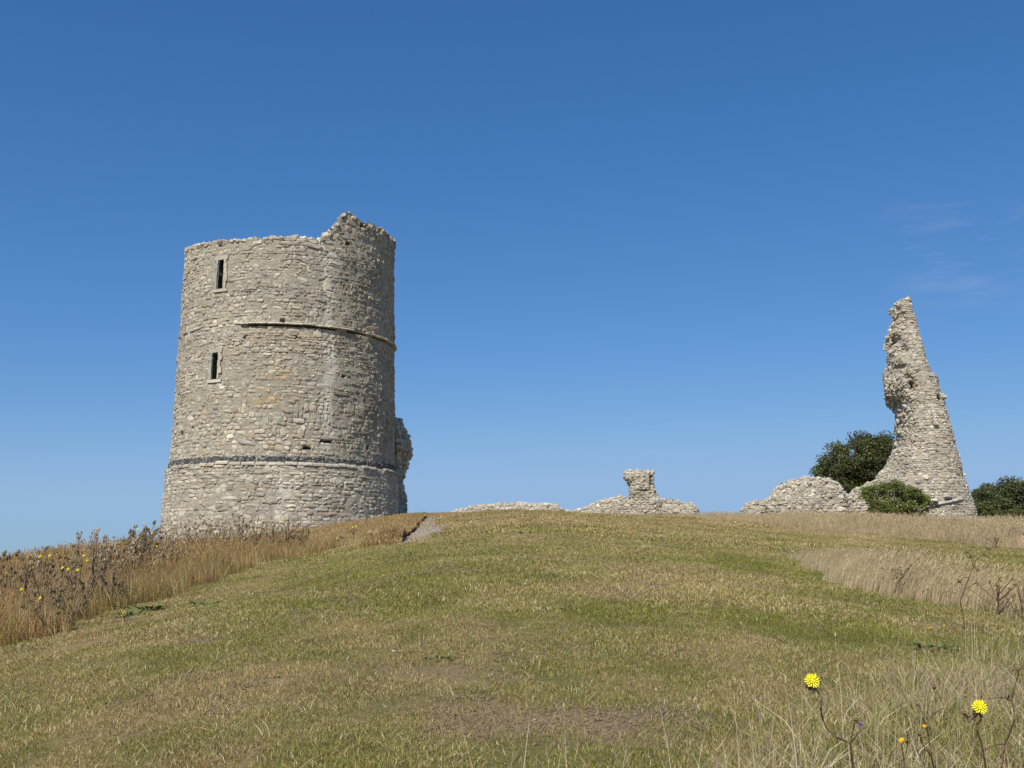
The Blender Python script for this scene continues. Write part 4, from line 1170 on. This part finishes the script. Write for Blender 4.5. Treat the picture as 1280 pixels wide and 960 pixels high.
# --- right foreground: longer, half green grass with loose stalks
TM = [blade_mesh('long_grass', 70, .15, .03, .19, .0036, 1.0, M_STRAW_PALE, GR, 0, 0, False) for _ in range(6)]
TK = [blade_mesh('long_grass', 7, .22, .14, .50, .0024, .60, M_STRAW_PALE, GR, .03, .005, False, bend=.45) for _ in range(8)]
p = jgrid(-1, 9, 2.2, 12, .115, GR); h = midR(p[:, 0], p[:, 1]); k = (GR.random(len(p)) < h * (.62 + .5 * fbm(p[:, 0] * 2, p[:, 1] * 2, 0, 64))) & infrust(p, 1.5)
p = p[k]; g = np.clip(.42 + .35 * fbm(p[:, 0] * .9, p[:, 1] * .9, 0, 61) + np.interp(p[:, 1], [3, 5.5, 9], [-.18, .12, .22]), 0, .9)
hs = np.interp(p[:, 1], [2.5, 5, 8, 11], [1.25, .95, .7, .6])
scatter('long_grass', 'longer half green grass in the right foreground', p, TM, GR, .7, 1.2, g, hs)
p = jgrid(-1.5, 9, 2.2, 12, .19, GR); h = midR(p[:, 0] + .5, p[:, 1]); k = (GR.random(len(p)) < h * np.interp(p[:, 1], [2.5, 6, 9, 12], [.95, .55, .3, .3])) & infrust(p, 1.5)
p = p[k]
scatter('long_grass', 'loose dry stalks standing in the right foreground', p, TK, GR, .7, 1.2, np.full(len(p), .10), np.interp(p[:, 1], [2.5, 5, 8], [.95, .85, .7]))
# loose clippings and single stalks across the mown turf
TC = [blade_mesh('straw_clippings', 7, .20, .01, .045, .0034, 3.2, M_STRAW_PALE, GR, 0, 0, False, bend=.5) for _ in range(6)]
p = jgrid(-9, 9, 2.8, 20, .27, GR); k = infrust(p, 1) & (GR.random(len(p)) < .45 + .5 * vnoise(p[:, 0] * 1.3, p[:, 1] * 1.1, 0, 93)) & (tallL(p[:, 0], p[:, 1]) < .1); p = p[k]
scatter('straw_clippings', 'pale straw clippings lying on the mown turf', p, TC, GR, .7, 1.6, np.full(len(p), .0))

# ---------------------------------------------------------------- weeds, each its own thing
WR = random.Random(3)
def flower_me():
    mb = MB(); n = 15
    for rg, (ln, up, cnt) in enumerate(((.5, .04, 17), (.36, .12, 12), (.2, .2, 8))):
        for k in range(cnt):
            a = 6.283 * (k + rg * .4) / cnt + WR.uniform(-.08, .08); l = ln * WR.uniform(.88, 1.08); c_, s_ = math.cos(a), math.sin(a)
            wv = .052
            p0 = (c_ * .04, s_ * .04, up * .4); 
            mb.v += [Vector(p0), Vector((c_ * l * .8 - s_ * wv, s_ * l * .8 + c_ * wv, up + .03)), Vector((c_ * l - s_ * wv * .8, s_ * l + c_ * wv * .8, up)),
                     Vector((c_ * l * .955, s_ * l * .955, up)), Vector((c_ * l + s_ * wv * .8, s_ * l - c_ * wv * .8, up)), Vector((c_ * l * .8 + s_ * wv, s_ * l * .8 - c_ * wv, up + .03))]
            b = len(mb.v) - 6; mb.f += [(b, b + 1, b + 2, b + 3), (b, b + 3, b + 4, b + 5)]
    mb.blob((0, 0, .14), .12, .08, 7)
    me = bpy.data.meshes.new('flower_head'); me.from_pydata([tuple(q) for q in mb.v], [], mb.f); me.materials.append(M_YELLOW); me.update()
    return me
ME_FL = flower_me()
def add_flower(root, p, size, face=(-.35, -.75, .55)):
    o = link('flower_head', ME_FL, root)
    q = Vector(face).normalized().to_track_quat('Z', 'Y')
    o.matrix_parent_inverse = Matrix.Identity(4)
    o.matrix_basis = Matrix.Translation(Vector(p) - root.location) @ q.to_matrix().to_4x4() @ Matrix.Diagonal((size, size, size, 1))
    return o
def curve_pts(a, b, sag, n=5):
    a, b = Vector(a), Vector(b); c = a.lerp(b, .45) + Vector(sag)
    return [a * (1 - t) ** 2 + c * 2 * t * (1 - t) + b * t * t for t in [i / n for i in range(n + 1)]]
def weed(label, px, top, Y, spread, nh, flowers=(), head='dark', group=None, hs=.016, leafy=.5, stem=None, name='weed_plant', cat='weed', fs=.036, lean=0.):
    plume = head == 'pale' and spread < .17
    """a branching dry weed: px and top are where its tip shows, Y its distance"""
    tip = at(px, top, Y); gx_, gy_ = tip[0] - lean, Y
    gz = float(H(gx_, gy_)); root = thing(name, label, cat, (gx_, gy_, gz), group)
    hgt = tip[2] - gz; mb = MB(); hb = MB(); lb = MB()
    r = WR; base = Vector((gx_, gy_, gz - .03))
    trunk = curve_pts(base, Vector(tip) - Vector((0, 0, .12 * hgt)), (r.uniform(-.05, .05), 0, 0), 6)
    sw = (.0035 + .0012 * Y / 10) * (.6 if plume else 1)
    mb.tube(trunk, sw * 1.5, sw * .8)
    ends = []
    for (fx, fy) in flowers: ends.append((Vector(at(fx, fy, Y + r.uniform(-.15, .15))), True))
    for k in range(nh):
        a = r.uniform(0, 6.283); q = spread * math.sqrt(r.random()); hh = hgt * (r.uniform(.55, 1.0) - .12 * q / spread) if k else hgt
        if plume: f_ = r.random(); hh = hgt * (.60 + .4 * f_); q = spread * (1.05 - .8 * f_) * math.sqrt(r.random())
        ends.append((Vector((tip[0] + q * math.cos(a), gy_ + q * math.sin(a), gz + max(hh, .2 * hgt))), False))
    for (e, fl) in ends:
        hz = (e.z - gz) / max(hgt, .05)
        j = min(max(int((hz - .3) * 6 + r.uniform(-.6, .6)), 1), 5)
        bpts = curve_pts(trunk[j], e, (0, 0, -.04 * hgt), 4)
        mb.tube(bpts, sw, sw * .6)
        if fl:
            hb.blob(e - Vector((0, 0, .006)), .010, .012)
            add_flower(root, e + Vector((0, 0, .004)), fs)
        else:
            for c_ in range(r.choice((1, 2, 3))):
                oo = Vector((r.uniform(-1, 1), r.uniform(-1, 1), r.uniform(-.8, .6))) * (hs * 2.0 if c_ else 0)
                if c_: mb.tube([e - Vector((0, 0, hs * 2)), e + oo], sw * .6, sw * .5)
                hb.blob(e + oo, hs * r.uniform(.6, 1.1), hs * r.uniform(.9, 1.6))
        if r.random() < leafy:
            q = bpts[2]; lb.leaf(q, (r.uniform(-1, 1), r.uniform(-1, 1), r.uniform(-.2, .4)), r.uniform(.05, .11), .022, .5)
    sm = stem or (M_PALESTEM if head == 'pale' or group == G1 else M_DARKSTEM)
    mb.build('stem', sm, root)
    if hb.v: hb.build('seed_heads', M_HEAD2 if head == 'pale' else M_HEAD, root)['kind'] = 'stuff'
    if lb.v: lb.build('leaves', M_HEAD if head != 'green' else M_LEAFG, root)['kind'] = 'stuff'
    return root
G1 = 'dry branching weeds in the tall grass on the left bank'
weed('tall pale dry seed stalk rising alone against the sky, left of the taller feathery pair', 99, 664, 12.5, .14, 34, head='pale', group=G1, hs=.010)
weed('tallest feathery pale seed stalk against the sky on the left bank', 119, 659, 12.5, .15, 56, head='pale', group=G1, hs=.010)
weed('feathery pale weed just right of the tallest seed stalk', 131, 669, 13, .11, 44, head='pale', group=G1, hs=.011)
weed('dark headed weed with yellow flowers below the pale seed stalks', 92, 682, 12, .12, 16, [(105, 695), (109, 701)], group=G1)
weed('dark headed weed leaning over the grass left of the pale seed stalks', 78, 690, 11.5, .14, 14, group=G1)
weed('small clump of dusty dark heads against the sky between the stalks and the tower', 141, 674, 14, .16, 34, head='pale', group=G1)
weed('dark headed weed just right of the small dusty clump, against the sky', 155, 675, 15, .2, 36, group=G1)
weed('dark headed weed with four yellow flowers against the sky beside the tower foot', 181, 652, 17, .30, 80, [(180, 654), (193, 657), (173, 662), (190, 667)], group=G1, hs=.022)
weed('brown weed with two yellow flowers below the tower foot', 176, 668, 16, .25, 40, [(168, 689), (196, 683)], group=G1)
weed('wide bushy dark weed with yellow flowers in the grass at far left', 54, 692, 11.2, .34, 22, [(50, 696), (62, 695), (39, 711), (78, 710), (85, 712), (97, 713)], group=G1, leafy=.8)
weed('dark weed with a cluster of small yellow flowers at mid height', 47, 728, 10.2, .14, 8, [(27, 737), (50, 748), (47, 751)], group=G1, leafy=.5)
weed('dark weed standing by itself against the sky, second from the left edge', 33, 689, 12.5, .1, 14, group=G1)
weed('dark weed with a single pale yellow flower at the left edge', 8, 697, 11.5, .14, 12, [(8, 717)], group=G1)
weed('brown leafy weed at the foot of the tall grass below the bushy one', 62, 738, 9.9, .2, 9, group=G1, leafy=.3)
weed('low brown weed with many small heads at the lower edge of the left grass', 96, 728, 10.6, .22, 10, group=G1, leafy=.3)
for (a_, t_, Y_, sp, nh, fl, lb_, hd) in [
        (203, 657, 19, .3, 34, [], 'greyish weed against the bottom left corner of the round tower', 'pale'),
        (216, 652, 20, .3, 36, [], 'pale seeding weed in front of the left foot of the round tower', 'pale'),
        (236, 650, 21, .3, 40, [], 'dark weed below the left slit windows of the round tower', 'dark'),
        (262, 646, 22, .34, 46, [], 'tall dark seeding weed in front of the tower base, left of the paler one', 'dark'),
        (282, 642, 22.5, .34, 50, [], 'tallest weed in front of the tower base, with pale heads', 'pale'),
        (303, 643, 23, .32, 46, [(301, 688), (305, 706)], 'dark weed with two yellow flowers down its stem before the tower base', 'dark'),
        (322, 647, 23.5, .30, 40, [(324, 679), (286, 713), (301, 717)], 'brown weed with yellow flowers near the turf edge before the tower base', 'dark'),
        (342, 647, 24, .3, 44, [(353, 649)], 'weed with one yellow flower high up against the pale tower base', 'pale'),
        (360, 650, 24.5, .3, 40, [(361, 675), (370, 674)], 'dark weed with two yellow flowers side by side near the end of the tall grass', 'dark'),
        (377, 655, 25, .28, 34, [(371, 692)], 'last dark weed at the right end of the tall grass by the tower', 'dark'),
        (250, 664, 22, .3, 36, [], 'low brown weed amid the tall grass below the tower base', 'dark'),
        (330, 668, 24, .3, 36, [], 'dense brown weed low in front of the tower base', 'dark'),
        (351, 672, 24.5, .28, 34, [], 'dense brown weed at the turf edge by the end of the tall grass', 'dark')]:
    weed(lb_, a_, t_, Y_, sp, nh, fl, group=G1, head=hd, hs=.017, leafy=.4)
for (a_, t_, Y_, sp, nh, lb_, hd) in [(17, 692, 12.5, .12, 14, 'feathery brown weed against the sky near the left edge', 'dark'), (46, 688, 14, .14, 16, 'pale wispy weed against the sky above the bushy one', 'pale'),
                                      (66, 684, 14.5, .14, 16, 'brown wispy weed against the sky right of the wispy pale one', 'dark'), (168, 674, 15.5, .16, 30, 'pale dusty weed left of the cluster by the tower foot', 'pale'),
                                      (110, 712, 11.2, .18, 12, 'brown headed weed in mid bank below the tallest stalk', 'dark'), (140, 700, 12.5, .2, 14, 'brown headed weed in mid bank below the dusty clump', 'dark'),
                                      (228, 682, 18, .22, 30, 'small brown weed half sunk in grass left of the tower base weeds', 'dark'), (200, 690, 17, .2, 26, 'pale weed half sunk in the grass at mid bank', 'pale'),
                                      (272, 672, 21, .3, 36, 'pale headed weed sunk in grass before the tower base', 'pale'), (312, 668, 22, .3, 36, 'brown headed weed sunk in grass before the tower base', 'dark')]:
    weed(lb_, a_, t_, Y_, sp, nh, group=G1, head=hd, hs=.015 + .0004 * Y_, leafy=.3)
weed('low weed with a pair of yellow flowers on the brown slope by the tower', 442, 658, 33, .16, 12, [(441, 659), (445, 658)], hs=.02, group=G1, fs=.06)
weed('low weed with three yellow flowers at the top of the mown edge', 424, 670, 29, .16, 14, [(421, 673), (426, 678), (423, 683)], hs=.02, group=G1, fs=.055)
weed('pale seeding weed on the brown slope left of the worn scar', 468, 664, 30, .2, 26, head='pale', hs=.025, group=G1)
weed('small weed with yellow flowers alone on the crest before the stone pillar', 757, 644, 36, .20, 30, [(755, 645), (769, 645), (752, 652), (762, 651)], hs=.028, fs=.07, leafy=.8)
G2 = 'dark twiggy weeds in the bleached strip on the right'
weed('dark twiggy dead weed in the middle of the bleached strip', 1122, 706, 11.5, .22, 18, group=G2, hs=.010, leafy=.2)
weed('dark tangled twigs in the bleached strip near the right edge', 1245, 722, 10, .26, 14, group=G2, hs=.010, leafy=.2)
weed('dark dead weed at the right edge of the photograph in the bleached strip', 1272, 726, 9.6, .14, 7, group=G2, hs=.012, leafy=.2)
weed('dark weed at the near edge of the tall grass below the jagged sliver', 1244, 671, 34, .3, 16, hs=.02)

def twigs(name, label, cat, lines, Y, r0=.0035, mat=None, group=None, heads=(), flowers=(), buds=(), bloom=(), Yj=.0):
    """a plant drawn from measured twig lines (photo points) at distance Y; first point of the first line is its foot"""
    f = at(*lines[0][0], Y); gz = float(H(f[0], Y)); root = thing(name, label, cat, (f[0], Y, gz), group)
    mb = MB(); hb = MB(); ph = 0
    for i, ln in enumerate(lines):
        pts = [Vector(at(x, y, Y + Yj * math.sin(k * 1.7 + i))) for k, (x, y) in enumerate(ln)]
        if i == 0: pts = [Vector((f[0] + .03, Y, gz - .03))] + pts
        sm = []
        for a, b in zip(pts[:-1], pts[1:]): sm += [a, a.lerp(b, .5) + Vector((WR.uniform(-1, 1), 0, WR.uniform(-1, 1))) * (b - a).length * .025]
        sm.append(pts[-1]); rr = r0 if i == 0 else r0 * .7
        mb.tube(sm, rr, rr * .65, 5)
    for (x, y) in heads:
        p = Vector(at(x, y, Y))
        for _ in range(3): hb.blob(p + Vector((WR.uniform(-1, 1), WR.uniform(-1, 1), WR.uniform(-1, 1))) * r0 * 2, r0 * 1.7, r0 * 2.4)
    mb.build('stem', mat or M_DARKSTEM, root)
    if hb.v: hb.build('seed_heads', M_HEAD, root)['kind'] = 'stuff'
    for (x, y) in flowers:
        p = Vector(at(x, y, Y)); add_flower(root, p - Vector((0, .01, 0)), .0355, (-.12, -.93, .3))
        cb = MB(); cb.blob(p + Vector((0, .006, -.012)), .0085, .013, 8, Vector((.1, -.6, .8))); cb.build('flower_cup', M_HEAD, root)
    for (x, y) in buds:
        cb = MB(); cb.blob(at(x, y, Y), .0055, .007, 7); cb.build('bud', M_ORANGE, root)
    for (x, y) in bloom:
        cb = MB(); c = Vector(at(x, y, Y))
        for k in range(22):
            d = Vector((WR.uniform(-1, 1), WR.uniform(-1, .6), WR.uniform(-.2, 1.3))).normalized(); cb.leaf(c, d, .012, .003, 0)
        cb.build('flower_head', M_PURPLE, root)
    return root
twigs('dead_weed', 'tall dark branching dead weed standing before the bleached strip on the right', 'weed',
      [[(1200, 752), (1205, 738), (1211, 722), (1217, 709), (1220, 700)], [(1217, 709), (1214, 698), (1209, 688)], [(1220, 700), (1229, 693), (1235, 685)], [(1229, 693), (1238, 697)],
       [(1217, 709), (1222, 711)], [(1211, 722), (1204, 722), (1199, 727)], [(1205, 738), (1213, 733), (1222, 726)], [(1213, 698), (1207, 694)], [(1235, 685), (1243, 684)]],
      8.6, .006, group=G2, heads=[(1209, 688), (1235, 685), (1238, 698), (1222, 711), (1199, 727), (1214, 695)])
G3 = 'yellow flowered weeds in the foreground'
twigs('flowering_weed', 'yellow flower on a crooked dark stem, the left of the two nearest', 'flower',
      [[(1062, 1010), (1066, 960), (1063, 929), (1046, 922), (1033, 910), (1028, 898), (1026, 884), (1027, 872), (1021, 863), (1014, 857)],
       [(1063, 929), (1066, 914), (1069, 900)], [(1021, 863), (1010, 860)], [(1064, 929), (1072, 917), (1080, 910)]],
      2.55, .0026, group=G3, heads=[(1010, 859), (1018, 861), (1069, 901)], flowers=[(1013.5, 850)], bloom=[(1076, 907)], Yj=.02)
twigs('flowering_weed', 'yellow flower on a straight dark stem near the right edge', 'flower',
      [[(1236, 1010), (1232, 960), (1227, 928), (1221, 912), (1217, 900), (1220, 888)], [(1217, 900), (1211, 897), (1206, 892)], [(1221, 906), (1227, 898), (1226, 892)]],
      2.6, .0027, group=G3, heads=[(1221, 893), (1227, 892), (1211, 898), (1206, 892)], flowers=[(1222, 882.5)], Yj=.02)
twigs('flowering_weed', 'reddish stemmed weed in bud between the two nearest yellow flowers', 'weed',
      [[(1174, 1010), (1168, 970), (1164, 944), (1158, 938), (1152, 928), (1150, 918)], [(1162, 932), (1159, 912), (1154, 896), (1149, 883)], [(1149, 883), (1145, 880)], [(1164, 944), (1160, 941)], [(1158, 905), (1166, 893), (1180, 885)]],
      2.6, .0026, group=G3, heads=[(1150, 918), (1163, 938), (1168, 857)], buds=[(1155.5, 907.5)], Yj=.02)
twigs('flowering_weed', 'dark crooked weed rising at the lower right edge', 'weed',
      [[(1250, 990), (1256, 930), (1264, 911), (1268, 900), (1267, 886), (1264, 873), (1260, 868)], [(1264, 873), (1270, 852), (1274, 838)], [(1256, 930), (1240, 933), (1215, 945)], [(1264, 873), (1250, 872), (1232, 874)]],
      2.8, .0026, group=G3, heads=[(1274, 837), (1266, 838), (1279, 842), (1261, 872)], Yj=.02)
twigs('flowering_weed', 'low weed with a tiny yellow flower at the bottom between the nearest two', 'weed',
      [[(1133, 990), (1130, 950), (1127, 930)], [(1130, 950), (1134, 932), (1134, 918)]], 2.9, .0022, group=G3, heads=[(1134, 917), (1134, 926)], buds=[(1125.5, 926), (1128, 925)], Yj=.02)
twigs('flowering_weed', 'small yellow flower low in the green grass at right, middle distance', 'weed',
      [[(1163, 800), (1162, 788)], [(1163, 795), (1178, 786)]], 6.8, .002, group=G3, heads=[], buds=[(1161, 785), (1164, 784.5), (1180, 782)], Yj=.0)
twigs('daisy', 'tiny white flower at the near end of the bleached strip', 'flower', [[(991, 700), (991, 690)]], 15, .003, heads=[], buds=[])
_c = MB(); _c.blob(at(991, 689, 14.98), .02, .012, 8); _o = _c.build('flower_head', M_CHIP, [o for o in COL.objects if o.name.startswith('daisy')][0])

# low green leaf rosettes on the turf
def rosette(label, px, py, size, n, group='green leaf rosettes in the turf'):
    p = hit(px, py); root = thing('leaf_rosette', label, 'plant', tuple(p), group); mb = MB()
    for k in range(n):
        a = WR.uniform(0, 6.283); q = WR.uniform(0, size * .6)
        mb.leaf(p + np.array([math.cos(a) * q * 1.6, math.sin(a) * q, .01]), (math.cos(a), math.sin(a), WR.uniform(.1, .6)), size * WR.uniform(.4, .8), size * .22, .15)
    mb.build('leaves', M_LEAFG, root); return root
rosette('green leaf rosette on the turf right of the yellow flower by the left bank', 186, 764, .26, 34)
rosette('green leaf rosette beside the small yellow flower at the edge of the left bank', 163, 770, .22, 24)
rosette('long low patch of green leaves on the turf below the left bank', 260, 757, .2, 22)
rosette('small green leaf rosette alone in the foreground turf', 552, 826, .10, 14)
rosette('small green leaf rosette high on the mown slope', 661, 668, .2, 9)
rosette('green thistle rosette in the right foreground grass', 1166, 812, .16, 26)
weed('small yellow flower at the foot of the left bank beside green leaves', 154, 766, 10.2, .05, 3, [(154, 768)], head='green', group=G1, fs=.055)
# pale scraps and stones lying on the turf
for (px_, py_, s_, lb_) in [(492, 815, .018, 'pale scrap lying on the turf left of centre'), (803, 684, .035, 'pale sliver lying high on the mown way'), (668, 901, .012, 'tan chip on the bare patch at the bottom'),
                            (872, 790, .018, 'pale flat chip on the green patch right of centre')]:
    p = hit(px_, py_); mb = MB(); mb.blob(p + np.array([0, 0, s_ * .3]), s_, s_ * .35, 7); o = mb.build('stone_chip', M_CHIP)
    o['label'] = lb_; o['category'] = 'stone'; o['group'] = 'pale chips on the turf'

# ---------------------------------------------------------------- trees and bush
def crown_mesh(name, clumps, n, leaf, mat, r, flat=.6):
    """leaf-sized faces over many uneven clumps; clumps: (centre, radius)"""
    C = np.array([c for c, _ in clumps]); Rr = np.array([q for _, q in clumps])
    k = r.choice(len(C), n, p=Rr ** 2 / (Rr ** 2).sum())
    d = r.normal(0, 1, (n, 3)); d /= np.linalg.norm(d, axis=1, keepdims=True)
    rad = Rr[k] * (r.random(n) ** .35) * (1 + .25 * fbm(d[:, 0] * 2 + k, d[:, 1] * 2, d[:, 2] * 2, 3))
    P = C[k] + d * rad[:, None] * np.array([1.15, 1.1, .8])
    nn = d * .6 + r.normal(0, .6, (n, 3)) + np.array([0, 0, .5]); nn /= np.linalg.norm(nn, axis=1, keepdims=True)
    a = np.cross(nn, r.normal(0, 1, (n, 3))); a /= np.linalg.norm(a, axis=1, keepdims=True); b = np.cross(nn, a)
    s = leaf * r.uniform(.6, 1.3, (n, 1))
    V = np.stack([P - a * s, P - b * s * .55, P + a * s, P + b * s * .55], 1).reshape(-1, 3)
    bc = np.repeat(np.clip(r.normal(.45, .2, n) + .15 * r.normal(0, 1, len(C))[k], 0, 1), 4)
    return mesh_from(name, V, [np.arange(n * 4).reshape(-1, 4)], mat, {'bc': ('FLOAT', bc)})
def tree(name, label, outline, Y, depth, foot_px, r, mat, n, leaf, cr, cat='tree', inner=70, group=None, zfoot=None, limb=True):
    """outline: crown silhouette in photo points; clumps fill it in depth"""
    q = np.array([at(x, y, Y)[[0, 2]] for x, y in outline])
    x0, x1, z0, z1 = q[:, 0].min(), q[:, 0].max(), q[:, 1].min(), q[:, 1].max()
    fx = at(foot_px, 640, Y)[0]; gz = float(H(fx, Y)) if zfoot is None else zfoot
    root = thing(name, label, cat, (fx, Y, gz), group)
    def inside(x, z):
        c = False; j = len(q) - 1
        for i in range(len(q)):
            if (q[i, 1] > z) != (q[j, 1] > z) and x < (q[j, 0] - q[i, 0]) * (z - q[i, 1]) / (q[j, 1] - q[i, 1]) + q[i, 0]: c = not c
            j = i
        return c
    cl = []; cxm, czm = q.mean(0)
    for i in range(len(q)):         # clumps along the outline
        a, b = q[i], q[(i + 1) % len(q)]; m_ = max(1, int(np.linalg.norm(b - a) / (cr * 1.1)))
        for k in range(m_):
            p = a + (b - a) * (k + r.random() * .6) / m_; p = p + (np.array([cxm, czm]) - p) / (np.linalg.norm(np.array([cxm, czm]) - p) + 1e-6) * cr * .75
            cl.append((np.array([p[0], Y + r.uniform(-.35, .35) * depth, p[1]]), cr * r.uniform(.55, 1.1)))
    t_ = 0
    while len(cl) < inner and t_ < 4000:
        t_ += 1; x, z = r.uniform(x0, x1), r.uniform(z0, z1)
        if inside(x, z):
            e = 1 - abs((x - cxm) / (x1 - x0)) - abs((z - czm) / (z1 - z0)) * .6
            cl.append((np.array([x, Y - depth * r.uniform(-.5, 1) * max(e, .2), z]), cr * r.uniform(.7, 1.35)))
    tb = MB(); mid = Vector((cxm, Y, z0 + (z1 - z0) * .25)); tr = .05 * (x1 - x0)
    if limb: tb.tube(curve_pts((fx, Y, gz - .2), mid, (.1, 0, .3), 6), tr, tr * .6, 7)
    else: mid = Vector((fx, Y, gz)); tr = .05
    for c, rd in cl[::4]: tb.tube(curve_pts(mid, c, (0, 0, .3 if limb else .0), 4), tr * .4, tr * .1, 4)
    tb.build('trunk' if limb else 'stems', M_BARK, root)
    link('crown', crown_mesh('crown', cl, n, leaf, mat, r), root)
    return root
VR = np.random.default_rng(77)
M_LEAF1 = leaf_mat('holm_leaf', (.04, .048, .014), (.11, .12, .036), (.22, .22, .08))
M_LEAF2 = leaf_mat('hawthorn_leaf', (.08, .10, .02), (.18, .21, .045), (.32, .32, .09))
M_LEAF3 = leaf_mat('far_leaf', (.05, .06, .022), (.12, .135, .05), (.2, .21, .09))
M_LEAF4 = leaf_mat('scrub_leaf', (.05, .065, .015), (.11, .12, .03), (.22, .20, .06))  # yellow green is the scrub's own leaf colour
tree('broadleaf_tree', 'dark round tree between the rounded hump of wall and the tall sliver',
     [(1020, 590), (1023, 576), (1033, 573), (1038, 568), (1043, 560), (1050, 559), (1055, 552), (1063, 547), (1072, 544), (1084, 545), (1092, 549), (1102, 546), (1112, 549), (1120, 555), (1124, 575), (1112, 592), (1095, 604),
      (1078, 612), (1060, 615), (1052, 606), (1046, 600), (1036, 597), (1026, 596)], 78, 3.0, 1075, VR, M_LEAF1, 30000, .085, .62, inner=120)
tree('broadleaf_tree', 'dark tree at the right edge behind the foot of the sliver, the taller of two',
     [(1226, 625), (1232, 611), (1241, 606), (1250, 603), (1262, 603), (1272, 605), (1284, 608), (1298, 612), (1312, 622), (1318, 640), (1300, 655), (1240, 655), (1228, 645)], 82, 3.2, 1270, VR, M_LEAF3, 24000, .09, .6, inner=100)
tree('broadleaf_tree', 'low dark tree touching the foot of the sliver on its right side',
     [(1206, 620), (1214, 614), (1224, 613), (1234, 617), (1240, 628), (1240, 650), (1206, 652)], 76, 1.8, 1222, VR, M_LEAF3, 12000, .08, .45, inner=60)
tree('scrub_bush', 'yellow green scrub in the tall grass right of the sliver', 
     [(1216, 634), (1222, 628), (1230, 632), (1240, 638), (1252, 640), (1268, 639), (1290, 640), (1296, 660), (1220, 662)], 66, 1.2, 1240, VR, M_LEAF4, 9000, .05, .28, cat='bush', inner=60, limb=False)
tree('hawthorn_bush', 'leafy green bush in front of the base of the tall sliver',
     [(1076, 612), (1084, 611), (1094, 607), (1102, 609), (1108, 605), (1114, 600), (1121, 603), (1128, 607), (1138, 609), (1146, 614), (1154, 620), (1160, 627), (1162, 636), (1160, 648), (1090, 648), (1084, 636), (1084, 624)],
     55.6, 1.1, 1122, VR, M_LEAF2, 20000, .05, .25, cat='bush', inner=150, limb=False)
